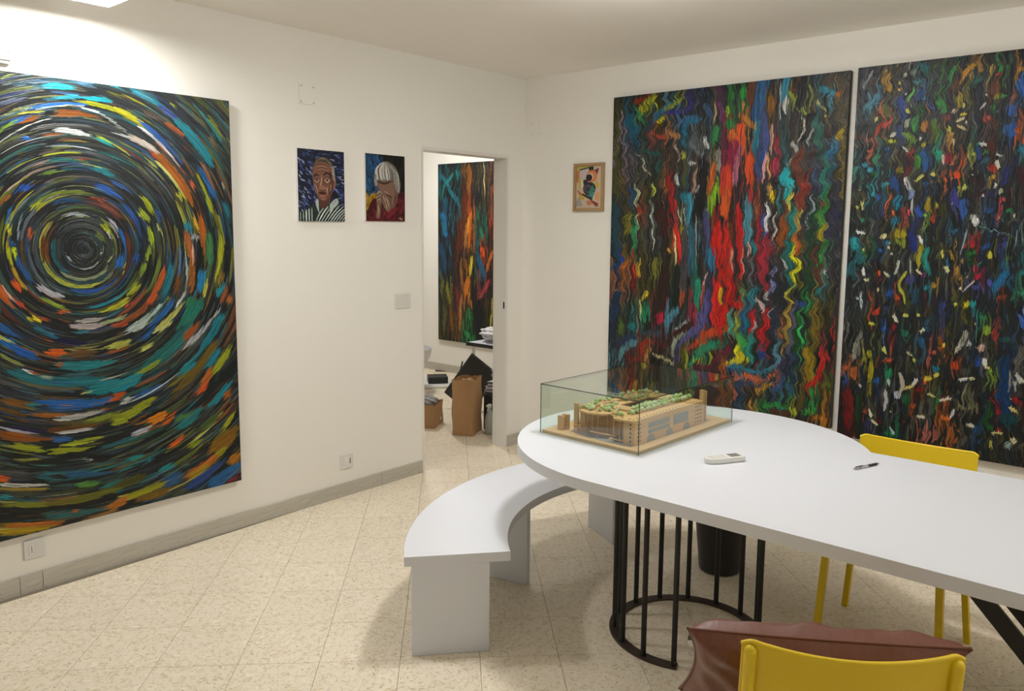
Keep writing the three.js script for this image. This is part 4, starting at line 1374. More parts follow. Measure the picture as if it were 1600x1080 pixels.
  smear(flow, amp, streak) {               // drags the wet paint along the brush direction, bristle by bristle
    const { W, H } = this, A = this.x.getImageData(0, 0, W, H), B = this.hx.getImageData(0, 0, W, H), a = new Uint8ClampedArray(A.data), b = new Uint8ClampedArray(B.data);
    for (let y = 0; y < H; y++) for (let x = 0; x < W; x++) {
      const [tx, ty, c, l, my, lim] = flow(x, y);
      const n = vnoise(c / 2.3, l, my) - 0.5, m = vnoise(c / 7.1 + 37, l * 0.5 + 11, my) - 0.5, off = Math.max(-lim, Math.min(lim, (n * 1.3 + m * 0.9) * amp));
      const sx = Math.max(0, Math.min(W - 1, Math.round(x + tx * off))), sy = Math.max(0, Math.min(H - 1, Math.round(y + ty * off))), s = (sy * W + sx) * 4, o = (y * W + x) * 4;
      const k = 1 + streak * (vnoise(c / 1.7 + 91, l * 1.3 + 5, my) - 0.5);
      A.data[o] = a[s] * k; A.data[o + 1] = a[s + 1] * k; A.data[o + 2] = a[s + 2] * k;
      const h = b[s] + 150 * streak * (vnoise(c / 1.7 + 91, l * 1.3 + 5, my) - 0.5); B.data[o] = B.data[o + 1] = B.data[o + 2] = h;
    }
    this.x.putImageData(A, 0, 0); this.hx.putImageData(B, 0, 0);
  }
  material(bump = 0.0022, rough = 0.38) { return phys({ specularIntensity: 0.6, map: tex(this.c), bumpMap: tex(this.hc, false), bumpScale: bump, roughness: rough }); }
}
const muted = (hex, k, m) => { const c = hexRGB(hex), l = (c[0] + c[1] + c[2]) / 3, q = l > 140 ? 0.45 : 1; return c.map((v, i) => Math.max(0, Math.min(255, Math.round((v * (1 - m) + (l * 0.5 + [18, 20, 19][i]) * m) * k * q))).toString(16).padStart(2, '0')).join(''); };
const darker = (hex, k) => hexRGB(hex).map((q) => Math.max(0, Math.min(255, Math.round(q * k))).toString(16).padStart(2, '0')).join('');
// stretched canvas: frontal face carries the paint, edges and back plain
function hangCanvas(name, label, w, h, t, mat, at, turn, edge = M.canvasEdge) {
  const o = thing(name, label, 'painting', at, turn);
  mesh('stretcher', slab(-w / 2, -h / 2, 0.0006, w / 2, h / 2, t - 0.0006), edge, o);
  const g = new THREE.PlaneGeometry(w, h).translate(0, 0, t);
  mesh('painted_canvas', g, mat, o);
  return o;
}
function spiralPainting() {
  const P = new Paint(1.5, 1.976, 1020, '#15191a'), R = P.res, cx = 0.765 * R, cy = 0.7355 * R;
  const arc = (r, a0, a1, r1 = r) => { const n = Math.max(3, Math.ceil(Math.abs(a1 - a0) * r / 12)); return Array.from({ length: n + 1 }, (_, i) => { const a = a0 + (a1 - a0) * i / n, q = r + (r1 - r) * i / n; return [cx + q * Math.cos(a), cy + q * Math.sin(a)]; }); };
  const strokes = [...STROKES_ONE, ...STROKES_ONE.filter((s) => s[2] > 1110).map(([c, w, a, b, d, e]) => [c, w, 1530 - a, b, 1530 - d, e])].map(([c, w, ...p]) => {
    const x0 = p[0] / 1000 * R, y0 = p[1] / 1000 * R, x1 = p[2] / 1000 * R, y1 = p[3] / 1000 * R;
    const r0 = Math.hypot(x0 - cx, y0 - cy), r1 = Math.hypot(x1 - cx, y1 - cy), a0 = Math.atan2(y0 - cy, x0 - cx); let d = Math.atan2(y1 - cy, x1 - cx) - a0;
    while (d > Math.PI) d -= 2 * Math.PI; while (d < -Math.PI) d += 2 * Math.PI;
    P.samples.push([(x0 + x1) / 2, (y0 + y1) / 2, c]);
    const ex = d * 0.12; return [arc(r0, a0 - ex, a0 + d + ex, r1), w / 1000 * R * 1.06, c];
  });
  const darks = ['1d2325', '242c2e', '2c3937', '31342c', '181e20', '24333c', '373f3b', '1f2f34', '3c4033', '2c2f36', '12171a', '223a3e'];
  for (let k = 0; k < 3800; k++) {
    const r = Math.sqrt(rnd()) * 1.62 * R, a = rr(0, 6.2832), L = rr(0.05, 0.3) * R, x = cx + r * Math.cos(a), y = cy + r * Math.sin(a);
    if (x < -60 || x > P.W + 60 || y < -60 || y > P.H + 60 || r < 8) continue;
    const c = rnd() < 0.5 || r < 0.12 * R ? pick(darks) : rnd() < 0.85 ? muted(P.near(x, y), rr(0.55, 1.0), 0.3) : pick(['1c5a66', '1d4a78', '4a5220', '5a3c18', '2a5a50', '6a6a24']);
    P.brush(arc(r, a, a + Math.min(2.4, L / r), r * rr(0.985, 1.02)), rr(4, 22), c, { vary: 0.28 });
  }
  for (let k = 0; k < 1300; k++) { const r = (0.1 + Math.sqrt(rnd()) * 1.4) * R, a = rr(0, 6.2832); P.brush(arc(r, a, a + rr(0.04, 0.22) * R / r, r * rr(0.99, 1.012)), rr(4, 13), pick(['3a5a60', '5a5c34', '5a4428', '2a3658', '566064', '2c5048', '6a6a30', '24505c', '3f4a44']), { alpha: rr(0.6, 1) }); }
  for (const [pts, w, c] of strokes) P.brush(pts, w, c, { vary: 0.16, cap: rnd() < 0.5 ? 'butt' : 'round' });
  for (let k = 0; k < 1500; k++) {          // fine ridges and dark gaps between the strokes
    const r = Math.sqrt(rnd()) * 1.5 * R, a = rr(0, 6.2832), x = cx + r * Math.cos(a), y = cy + r * Math.sin(a); if (r < 10) continue;
    const q = rnd(), c = q < 0.6 ? pick(darks) : q < 0.92 ? muted(P.near(x, y), rr(0.8, 1.3), 0.25) : pick(['a8ae9a', '9aa05a', '8f9aa0', 'b0a890']);
    P.brush(arc(r, a, a + rr(0.03, 0.2) * R / r, r * rr(0.99, 1.01)), rr(1.2, 5), c, { thin: rnd() < 0.5, alpha: rr(0.5, 0.9) });
  }
  for (let k = 0; k < 90; k++) { const r = rr(6, 95), a = rr(0, 6.28); P.brush(arc(r, a, a + rr(0.4, 1.6)), rr(1, 3), pick(['5a646a', '3a4248', '8a9294', '20262c', '101418']), { thin: true, alpha: 0.7 }); }
  P.smear((x, y) => { const dx = x - cx, dy = y - cy, r = Math.hypot(dx, dy) + 0.01; return [-dy / r, dx / r, r, Math.atan2(dy, dx) / 6.28318 * 40, 40, r * 0.25]; }, 34, 0.42);
  return P;
}
function columnPainting(data, w, h, opt) {
  const P = new Paint(w, h, 1020, '#1a1d20'), R = P.res;
  for (const [c, , ...p] of data) for (let i = 0; i < p.length; i += 2) P.samples.push([p[i] / 1000 * R, p[i + 1] / 1000 * R, c]);
  const wav = (x, y) => { const ph = x / 170 + 0.8 * Math.sin(y / 410), A = opt.amp * (0.55 + 0.45 * Math.sin(x / 230 + y / 520)); return [A * Math.sin(y / opt.wave * 6.283 + ph) + A * 0.35 * Math.sin(y / (opt.wave * 0.43) * 6.283 + ph * 2.1), 0]; };
  P.warp = wav;
  for (let k = 0; k < opt.base; k++) {
    const x = rr(-20, P.W + 20), y = rr(-60, P.H), L = rr(opt.len[0], opt.len[1]) * R;
    const c = rnd() < opt.dark ? pick(opt.darks) : muted(P.near(x, y + L / 2), rr(0.6, 1.05), opt.mute);
    P.brush([[x, y], [x + rr(-14, 14), y + L / 2], [x + rr(-22, 22), y + L]], rr(4, opt.fat), c, { vary: 0.3 });
  }
  for (const [c, w0, ...p] of data) {
    const pts = []; for (let i = 0; i < p.length; i += 2) pts.push([p[i] / 1000 * R, p[i + 1] / 1000 * R]);
    const L = pts.length === 2 ? Math.hypot(pts[1][0] - pts[0][0], pts[1][1] - pts[0][1]) : 999, wp = w0 / 1000 * R;
    if (opt.swing) P.warp = L < wp * 1.3 ? null : wav;
    if (opt.stretch && L > wp * 0.8 && pts.length === 2) { const ux = (pts[1][0] - pts[0][0]) * opt.stretch, uy = (pts[1][1] - pts[0][1]) * opt.stretch; pts[0] = [pts[0][0] - ux, pts[0][1] - uy]; pts[1] = [pts[1][0] + ux, pts[1][1] + uy]; }
    P.brush(pts, wp * (wp > 60 ? 0.85 : 1), c, { vary: 0.22 });
  }
  P.warp = wav;
  for (let k = 0; k < opt.fine; k++) {
    const x = rr(0, P.W), y = rr(-20, P.H), L = rr(0.03, 0.2) * R, q = rnd(), n = P.near(x, y + L / 2);
    const c = q < 0.45 ? pick(opt.darks) : muted(n, rr(0.7, 1.4), 0.2);
    P.brush([[x, y], [x + rr(-8, 8), y + L / 2], [x + rr(-12, 12), y + L]], rr(1.2, 6), c, { thin: rnd() < 0.4, alpha: rr(0.55, 0.95) });
  }
  if (opt.fleck) { P.warp = null; for (let k = 0; k < opt.fleck; k++) { const x = rr(0, P.W), y = rr(0, P.H), a = rr(0, 6.3), L = rr(4, 15); P.brush([[x, y], [x + L * Math.cos(a), y + L * Math.sin(a)]], rr(4, 11), pick(opt.flecks), { vary: 0.12 }); } }
  const down = (x, y) => { const [dx] = wav(x, y), q = wav(x, y + 3)[0] - dx; const D = Math.hypot(q, 3); return [q / D, 3 / D, x - dx, y / opt.grain, 256, 60]; };
  P.smear(down, opt.drag, 0.45);
  if (opt.redo) { P.warp = null; for (const [c, w0, ...p] of data) { const v = hexRGB(c); if (v[0] + v[1] < 330 || w0 > 22) continue; const pts = []; for (let i = 0; i < p.length; i += 2) pts.push([p[i] / 1000 * R, p[i + 1] / 1000 * R]); P.brush(pts, w0 / 1000 * R * 0.8, c, { vary: 0.1 }); } }
  return P;
}
{
  const one = spiralPainting();
  hangCanvas('spiral_painting', 'large abstract painting of dark concentric swirling brushstrokes', 1.5, 1.976, 0.035, one.material(), [-3.113, 1.262, 0.0004], 0);
  const darks2 = ['1a1e21', '22282b', '2a2e30', '1e2c31', '2d261e', '332b28', '1b271f', '252e39', '121517', '32383b'];
  const two = columnPainting(STROKES_TWO, 1.511, 1.967, { amp: 15, wave: 108, base: 4200, len: [0.06, 0.36], dark: 0.34, mute: 0.22, stretch: 0.22, drag: 22, grain: 60, darks: darks2, fat: 24, fine: 2600 });
  hangCanvas('red_stream_painting', 'large abstract painting with a red wavy stream down its middle', 1.511, 1.967, 0.035, two.material(), [-0.0004, 1.4965, 0.798 + 1.511 / 2], -Math.PI / 2);
  const darks3 = ['191d1f', '1f2527', '23292c', '182832', '1e2c24', '2a221f', '131a21', '1d2a3c', '121517'];
  const wide = [...STROKES_THREE, ...STROKES_THREE.filter((s) => s[2] > 250 && s[2] < 900).map(([c, w, ...q]) => [c, w, ...q.map((v, i) => (i % 2 ? (v + 700) % 2000 : 1810 - v))]).filter((s) => Math.abs(s[3] - s[s.length - 1]) < 400)];
  const three = columnPainting(wide, 1.5, 2.006, { amp: 12, wave: 140, base: 4200, len: [0.03, 0.16], dark: 0.45, mute: 0.3, stretch: 0.1, drag: 13, grain: 34, darks: darks3, fat: 22, fine: 1500, swing: true, fleck: 70, flecks: ['c8c07a', 'c8c8b8', '3a7a90', 'b05a2a', 'a8a83a', 'd0d0c8'], redo: true });
  hangCanvas('speckled_painting', 'large dark abstract painting speckled with yellow, white and blue flecks', 1.5, 2.006, 0.035, three.material(), [-0.0004, 1.484, 2.349 + 0.75], -Math.PI / 2);
  // painting in the next room
  const list = [['1c6a7a', 60, 60, 120, 300, 420], ['1a8a8a', 40, 110, 220, 230, 120], ['7a4a1c', 90, 480, 60, 470, 330], ['5a2a18', 130, 420, 360, 330, 900], ['9a3a14', 70, 480, 420, 470, 820], ['c86a1c', 50, 500, 560, 480, 860], ['d0882c', 30, 470, 600, 440, 780], ['c9b070', 18, 690, 40, 700, 330], ['b0501c', 70, 840, 240, 860, 420], ['d8401c', 60, 850, 640, 840, 800], ['1c6a9a', 90, 80, 560, 120, 760], ['1a7a86', 60, 60, 640, 110, 700], ['2a7a5a', 40, 640, 700, 680, 800], ['d0501c', 50, 660, 900, 690, 980], ['1c5a7a', 80, 600, 980, 700, 1180], ['d8c02c', 45, 520, 1010, 490, 1180], ['d87a1c', 70, 460, 1240, 420, 1420], ['7a2a2a', 90, 300, 1380, 330, 1540], ['a03a3a', 50, 760, 1260, 640, 1420], ['c0b04a', 30, 820, 1450, 800, 1700], ['8a8a2c', 50, 140, 1320, 180, 1500], ['b07a3a', 40, 360, 1460, 340, 1760], ['8a5a1c', 60, 200, 1600, 220, 1800], ['2ab85a', 50, 420, 1820, 480, 1870], ['5a5a2c', 70, 100, 1600, 90, 1850], ['1c4a6a', 90, 60, 900, 110, 1150], ['14181c', 120, 620, 1500, 620, 1800], ['3a1c14', 90, 820, 880, 760, 1180], ['b0602a', 40, 740, 1120, 820, 920]];
  const four = columnPainting(list, 1.5, 1.94, { amp: 10, wave: 210, base: 1800, len: [0.08, 0.35], dark: 0.4, mute: 0.25, stretch: 0.15, drag: 24, grain: 60, darks: ['16181a', '241c18', '2d1e16', '1a2226', '1c1a14'], fat: 30, fine: 1500 });
  hangCanvas('flame_painting', 'tall orange and teal abstract painting seen through the doorway', 1.5, 1.94, 0.035, four.material(), [RX - 0.0004, 1.332, -2.63 + 0.75], -Math.PI / 2);
}
// two small portraits: painted lines on small canvases
function portraitTools(P) {
  const { W, H } = P, X = P.x, Y = P.hx;
  const both = (f) => { f(X); f(Y); };
  return {
    fill(l, c, close = true) { const pts = new THREE.CatmullRomCurve3(l.map(([a, b]) => V(a * W, b * H, 0)), close, 'catmullrom', 0.5).getPoints(l.length * 8); for (const [ctx, st] of [[X, `#${c}`], [Y, '#808080']]) { ctx.globalAlpha = 1; ctx.fillStyle = st; ctx.beginPath(); pts.forEach((q, i) => (i ? ctx.lineTo(q.x, q.y) : ctx.moveTo(q.x, q.y))); ctx.closePath(); ctx.fill(); } },
    b(l, w, c, o) { P.brush(l.map(([a, q]) => [a * W, q * H]), w * W, c, o); },
  };
}
function portraitMan() {
  GAIN = 1.0;
  const P = new Paint(0.32, 0.402, 2000, '#171b2c'), { fill, b } = portraitTools(P);
  for (let k = 0; k < 520; k++) { const x = rr(-0.05, 1), y = rr(0, 0.85), a = rr(-0.5, 0.7) + (x < 0.35 ? 0.3 : -0.6); b([[x, y], [x + 0.05 * Math.cos(a), y + 0.02 + 0.04 * Math.sin(a)], [x + 0.1 * Math.cos(a + 0.5), y + 0.05 * Math.sin(a + 0.5)]], rr(0.008, 0.024), pick(['1c2240', '2c3c7c', '14182a', '3a4c94', '10141c', '20304a', '4a5a90', '98a2c4', '1a1e30', '2a3050', '6a78a8'])); }
  fill([[0.02, 1.05], [0.06, 0.9], [0.2, 0.82], [0.36, 0.76], [0.5, 0.8], [0.74, 0.72], [0.9, 0.78], [1.03, 0.88], [1.05, 1.05]], '28322e');
  for (let k = 0; k < 17; k++) { const x = 0.04 + k * 0.06, lean = k < 5 ? 0.0 : 0.06 + 0.016 * k; b([[x + lean * 1.5, 0.755 + Math.abs(k - 8) * 0.014], [x + lean * 0.8, 0.88], [x, 1.03]], rr(0.018, 0.03), pick(['bcc8c0', 'a8b8b0', 'd4dcd4', '8fa59c'])); b([[x + 0.03 + lean * 1.5, 0.77 + Math.abs(k - 8) * 0.014], [x + 0.03 + lean * 0.8, 0.88], [x + 0.03, 1.03]], 0.02, '141a18'); }
  fill([[0.43, 0.6], [0.42, 0.74], [0.5, 0.82], [0.62, 0.77], [0.7, 0.62]], '553628');
  fill([[0.34, 0.22], [0.31, 0.34], [0.32, 0.46], [0.36, 0.57], [0.43, 0.67], [0.54, 0.71], [0.66, 0.66], [0.75, 0.55], [0.78, 0.4], [0.75, 0.24], [0.64, 0.14], [0.46, 0.13]], '7a5342');
  fill([[0.74, 0.36], [0.8, 0.36], [0.81, 0.46], [0.77, 0.54], [0.74, 0.5]], '86604e');
  fill([[0.66, 0.3], [0.77, 0.34], [0.75, 0.52], [0.66, 0.65], [0.6, 0.67], [0.68, 0.52]], '5f3c30');
  fill([[0.33, 0.24], [0.38, 0.14], [0.52, 0.09], [0.68, 0.13], [0.77, 0.24], [0.79, 0.36], [0.74, 0.34], [0.7, 0.22], [0.56, 0.165], [0.42, 0.18]], '4f4438');
  for (let k = 0; k < 22; k++) { const f = k / 21; b([[0.35 + f * 0.08, 0.2 - 0.06 * f], [0.52 + f * 0.06, 0.11 + 0.03 * f], [0.7 + 0.05 * f, 0.17 + 0.08 * f]], 0.011, pick(['3a3028', '9a8c7a', '5a4838', 'b0a48e', '201a16'])); }
  for (let k = 0; k < 8; k++) b([[0.71 + k * 0.004, 0.22 + k * 0.022], [0.79, 0.26 + k * 0.024]], 0.012, pick(['b8b8ac', '8f9084', 'd0d0c4']));
  for (let k = 0; k < 5; k++) b([[0.4, 0.215 + k * 0.022], [0.52, 0.2 + k * 0.022], [0.66, 0.225 + k * 0.022]], 0.01, k % 2 ? 'b08a74' : '4a2e24');
  for (const l of [[[0.33, 0.385], [0.38, 0.345], [0.46, 0.365]], [[0.54, 0.355], [0.6, 0.315], [0.68, 0.335], [0.72, 0.39]]]) b(l, 0.03, '1a110e');
  for (const [x, y, r] of [[0.4, 0.425, 0.05], [0.62, 0.415, 0.068]]) { fill([[x - r, y], [x, y - r * 0.55], [x + r, y], [x, y + r * 0.55]], '9c8474'); for (const q of [1.0, 1.35]) b([[x - r * q, y], [x, y + r * 0.6 * q], [x + r * q, y]], 0.012, q > 1.2 ? '4a2c22' : 'c4aa98'); b([[x - r, y - 0.006], [x, y - r * 0.6], [x + r, y - 0.006]], 0.014, '24160f'); fill([[x - 0.02, y], [x, y - 0.018], [x + 0.02, y], [x, y + 0.018]], '15100e'); }
  b([[0.51, 0.36], [0.49, 0.45], [0.46, 0.52]], 0.02, 'b48e78'); b([[0.54, 0.38], [0.55, 0.47], [0.57, 0.52]], 0.018, '4c2f25'); fill([[0.44, 0.54], [0.48, 0.5], [0.55, 0.5], [0.59, 0.54], [0.52, 0.565]], '8e634f'); b([[0.455, 0.558], [0.51, 0.57], [0.57, 0.558]], 0.014, '1e120d');
  fill([[0.42, 0.6], [0.5, 0.582], [0.6, 0.6], [0.52, 0.622]], '3a1a16'); b([[0.45, 0.632], [0.52, 0.645], [0.58, 0.63]], 0.02, 'a06a56'); b([[0.48, 0.685], [0.57, 0.68]], 0.02, '8f6650');
  for (const l of [[[0.37, 0.49], [0.4, 0.56], [0.41, 0.62]], [[0.64, 0.5], [0.62, 0.57], [0.64, 0.65]], [[0.7, 0.47], [0.69, 0.58]], [[0.34, 0.48], [0.36, 0.55]], [[0.58, 0.52], [0.64, 0.57]]]) b(l, 0.014, 'c09a86');
  for (const l of [[[0.395, 0.48], [0.42, 0.56]], [[0.66, 0.49], [0.645, 0.56], [0.66, 0.63]], [[0.72, 0.5], [0.7, 0.61]], [[0.355, 0.5], [0.385, 0.6]]]) b(l, 0.012, '2c1a14');
  fill([[0.36, 0.72], [0.42, 0.7], [0.44, 0.88], [0.38, 0.8]], 'a9b6ae'); fill([[0.64, 0.86], [0.68, 0.75], [0.82, 0.67], [0.86, 0.73], [0.78, 0.8]], 'a9b6ae'); b([[0.43, 0.72], [0.44, 0.88]], 0.012, '141a18'); b([[0.66, 0.76], [0.65, 0.9]], 0.014, '141a18'); b([[0.82, 0.69], [0.72, 0.77]], 0.012, '5a6a62');
  return P;
}
function portraitWoman() {
  const P = new Paint(0.316, 0.405, 2000, '#14120f'), { fill, b } = portraitTools(P);
  for (let k = 0; k < 220; k++) { const x = rr(0, 0.42), y = rr(0.0, 0.56); b([[x, y], [x + rr(-0.04, 0.04), y + 0.09]], rr(0.02, 0.06), pick(['1c4468', '22507a', '173a58', '2a5a84', '142c48'])); }
  for (let k = 0; k < 90; k++) { const x = rr(0, 0.28), y = rr(0.58, 0.78); b([[x, y], [x - 0.03, y + 0.08]], rr(0.02, 0.05), pick(['8a6a14', 'a07c1c', '74580f', 'b08a24'])); }
  for (let k = 0; k < 200; k++) { const x = rr(0.5, 1.02), y = rr(-0.05, 0.55); b([[x, y], [x + rr(-0.04, 0.04), y + 0.1]], rr(0.02, 0.05), pick(['14120f', '1b1a16', '0e0d0c', '201c18'])); }
  fill([[-0.05, 1.05], [0.03, 0.85], [0.2, 0.66], [0.4, 0.76], [0.6, 0.74], [0.84, 0.56], [1.05, 0.6], [1.05, 1.05]], '43131a');
  for (let k = 0; k < 260; k++) { const x = rr(0, 1), top = x < 0.4 ? 0.74 + 0.3 * (0.4 - x) : 0.76 - 0.3 * (x - 0.4), y = rr(top, 1); b([[x, y], [x + rr(-0.1, 0.06), y + 0.08]], rr(0.012, 0.035), pick(['4a1418', '5c1a1e', '380e14', '6a2024', '2c0c10', '7a262a'])); }
  fill([[0.3, 0.24], [0.26, 0.4], [0.34, 0.55], [0.5, 0.62], [0.6, 0.82], [0.72, 0.8], [0.82, 0.58], [0.78, 0.3], [0.55, 0.2]], '6c5043');
  fill([[0.29, 0.4], [0.46, 0.43], [0.66, 0.38], [0.74, 0.54], [0.68, 0.63], [0.5, 0.585], [0.35, 0.53]], '7d5f50');
  b([[0.28, 0.405], [0.46, 0.435], [0.67, 0.385]], 0.025, '20140f'); b([[0.34, 0.53], [0.5, 0.595], [0.68, 0.635]], 0.02, '2c1c15'); b([[0.44, 0.54], [0.6, 0.59]], 0.018, 'a88a76'); b([[0.7, 0.62], [0.66, 0.76]], 0.03, '8a6c5a'); b([[0.76, 0.6], [0.72, 0.72]], 0.02, '42302a');
  fill([[0.22, 0.44], [0.21, 0.3], [0.3, 0.18], [0.46, 0.1], [0.64, 0.12], [0.8, 0.22], [0.88, 0.38], [0.88, 0.5], [0.82, 0.58], [0.74, 0.5], [0.67, 0.36], [0.46, 0.4], [0.3, 0.38], [0.28, 0.46]], '6e6a62');
  for (let k = 0; k < 64; k++) { const f = k / 63; b([[0.42 + f * 0.12, 0.115], [0.25 + f * 0.36, 0.23], [0.27 + f * 0.38, 0.385]], rr(0.008, 0.015), pick(['d8d6d0', 'a8a49c', 'e8e6e0', '38342e', 'b8b4aa', '2a2620'])); }
  for (let k = 0; k < 54; k++) { const f = k / 53; b([[0.56 + f * 0.12, 0.125 + f * 0.05], [0.68 + f * 0.15, 0.27 + f * 0.0], [0.7 + f * 0.17, 0.4 + f * 0.06], [0.77 + f * 0.09, 0.54 + 0.02 * f]], rr(0.008, 0.014), pick(['d0ccc4', 'e4e2dc', '6a665e', 'a09c92', '302c26'])); }
  for (let k = 0; k < 18; k++) b([[0.22 + rr(0, 0.06), 0.3 + k * 0.008], [0.22 + rr(0, 0.06), 0.38 + k * 0.006]], 0.014, pick(['d8d4cc', 'a8a49c', '4a463e']));
  fill([[0.26, 0.6], [0.32, 0.54], [0.42, 0.55], [0.56, 0.64], [0.62, 0.78], [0.56, 0.86], [0.46, 0.8], [0.4, 0.72], [0.37, 0.84], [0.33, 0.96], [0.25, 0.94], [0.27, 0.8]], '7a5f50');
  for (const l of [[[0.27, 0.6], [0.34, 0.555], [0.42, 0.6]], [[0.26, 0.65], [0.33, 0.605], [0.41, 0.65]], [[0.27, 0.7], [0.33, 0.66], [0.38, 0.7]], [[0.43, 0.62], [0.5, 0.72], [0.53, 0.82]], [[0.49, 0.63], [0.56, 0.73], [0.59, 0.8]], [[0.3, 0.76], [0.32, 0.84], [0.29, 0.93]]]) b(l, 0.024, 'b49e8a');
  for (const l of [[[0.26, 0.63], [0.36, 0.585]], [[0.27, 0.68], [0.36, 0.635]], [[0.39, 0.6], [0.4, 0.72]], [[0.46, 0.62], [0.54, 0.78]], [[0.36, 0.74], [0.35, 0.86]]]) b(l, 0.013, '24160f');
  fill([[0.5, 0.96], [0.6, 0.84], [0.74, 0.78], [0.8, 0.82], [0.64, 0.92]], '74232c'); b([[0.84, 0.965], [0.88, 0.94], [0.89, 0.975], [0.95, 0.955]], 0.012, 'b0a898');
  return P;
}
hangCanvas('portrait_painting', 'portrait of a man in a striped shirt on a blue ground', 0.316, 0.398, 0.014, portraitMan().material(0.0008, 0.45), [-1.794, 1.852, 0.0004], 0, M.plastic);
hangCanvas('portrait_painting', 'portrait of a white haired woman in red with hands at her face', 0.308, 0.4, 0.014, portraitWoman().material(0.0008, 0.45), [-1.325, 1.858, 0.0004], 0, M.plastic);
{ // framed print on the right wall
  const w = 0.25, h = 0.325, [c, x] = canvas(500, 780, '#c3b39c'), poly = (col, ...p) => { x.fillStyle = col; x.beginPath(); p.forEach(([a, b], i) => (i ? x.lineTo(a, b) : x.moveTo(a, b))); x.closePath(); x.fill(); }, circ = (col, a, b, r, s = 0, e = 7) => { x.fillStyle = col; x.beginPath(); x.arc(a, b, r, s, e); x.fill(); };
  poly('#b9b05a', [0, 0], [330, 0], [40, 80], [0, 160]); poly('#b87a4e', [0, 90], [60, 60], [60, 300], [0, 300]); poly('#c2b6b8', [60, 70], [240, 60], [230, 190], [70, 260]);
  poly('#2a2420', [60, 55], [330, 5], [340, 110], [250, 130], [240, 40], [70, 80]); poly('#6a2440', [350, 80], [440, 40], [400, 200], [360, 240]); poly('#bda638', [380, 260], [450, 330], [430, 420], [370, 380]);
  circ('#cf7a44', 300, 190, 110); circ('#c6b6a4', 270, 200, 70); circ('#211f22', 250, 215, 62); circ('#2a2628', 180, 300, 52); poly('#b8a84a', [40, 230], [90, 210], [90, 420], [50, 430]); poly('#d8d2c6', [90, 240], [140, 300], [110, 420], [90, 380]);
  circ('#2a2c30', 260, 420, 125); circ('#5c5a66', 230, 420, 75); circ('#3a343c', 225, 425, 48); poly('#2f7d66', [320, 350], [370, 440], [300, 520], [240, 500]); poly('#3f8a86', [250, 520], [370, 470], [330, 580], [260, 590]);
  poly('#b4623a', [10, 420], [60, 460], [130, 530], [60, 540]); poly('#bda032', [50, 520], [170, 560], [150, 640], [70, 600]); poly('#2c2624', [120, 500], [330, 590], [310, 640], [110, 530]); poly('#8a3a2c', [250, 600], [440, 690], [430, 750], [380, 740]); poly('#c07a56', [200, 640], [300, 640], [330, 700], [230, 730]); poly('#9a9490', [0, 640], [60, 560], [130, 730], [0, 740]); poly('#d09a68', [360, 500], [460, 480], [450, 660], [380, 620]); poly('#c8a0a0', [360, 440], [420, 430], [410, 520]);
  const t = thing('framed_print', 'small colourful abstract print in a light wooden frame', 'picture', [-0.0004, 1.905, 0.592], -Math.PI / 2);
  const fw = 0.019;
  for (const s of [-1, 1]) { mesh('frame_rail', rbox(w, fw, 0.022, 0.0015, 0, s * (h / 2 - fw / 2), 0.011), M.frameWood, t); mesh('frame_rail', rbox(fw, h - 2 * fw, 0.022, 0.0015, s * (w / 2 - fw / 2), 0, 0.011), M.frameWood, t); }
  mesh('mount', slab(-w / 2 + 0.004, -h / 2 + 0.004, 0.001, w / 2 - 0.004, h / 2 - 0.004, 0.008), M.canvasBack, t);
  mesh('print', new THREE.PlaneGeometry(w - 2 * fw, h - 2 * fw).translate(0, 0, 0.0086), std({ map: tex(c), roughness: 0.4 }), t);
}

// ------------------------------------------------------------------ the store room beyond the doorway
function paperBag(label, at, turn, w, d, h, jag) {
  const t = thing('paper_bag', label, 'bag', at, turn, 'brown paper bags on the store room floor');
  const ring = (y, k) => { const a = []; for (let s = 0; s < 4; s++) for (let i = 0; i < 6; i++) { const f = i / 6 * 2 - 1, c = [[f, -1], [1, f], [-f, 1], [-1, -f]][s], gus = s % 2 ? (1 - f * f) * 0.16 * k : 0; a.push(V(c[0] * w / 2 * (1 + 0.03 * k) * (1 - (s % 2 ? gus : 0)) + 0.004 * Math.sin(i * 7 + y * 31), y + (k > 0.95 ? jag * Math.sin(i * 2.3 + s * 4.1) : 0), c[1] * d / 2 + 0.004 * Math.sin(i * 5 + s + y * 23))); } return a; };
  const rows = 9, rings = Array.from({ length: rows }, (_, j) => ring(0.002 + h * j / (rows - 1), j / (rows - 1))), n = rings[0].length, pos = [], uv = [], idx = [];
  rings.forEach((r, j) => { for (let i = 0; i <= n; i++) { const p = r[i % n]; pos.push(p.x, p.y, p.z); uv.push(i / n * 2, p.y * 2); } });
  for (let j = 0; j < rows - 1; j++) for (let i = 0; i < n; i++) { const a = j * (n + 1) + i; idx.push(a, a + n + 1, a + 1, a + 1, a + n + 1, a + n + 2); }
  const g = new THREE.BufferGeometry(); g.setAttribute('position', new THREE.Float32BufferAttribute(pos, 3)); g.setAttribute('uv', new THREE.Float32BufferAttribute(uv, 2)); g.setIndex(idx); g.computeVertexNormals();
  mesh('bag_body', toCreasedNormals(g, 0.5), M.kraft, t);
  mesh('bag_bottom', slab(-w / 2 + 0.006, 0.001, -d / 2 + 0.006, w / 2 - 0.006, 0.004, d / 2 - 0.006), M.kraft, t);
  return t;
}
const lumpMat = phys({ color: lin(0.6, 0.62, 0.63), transmission: 0.35, thickness: 0, roughness: 0.35 });
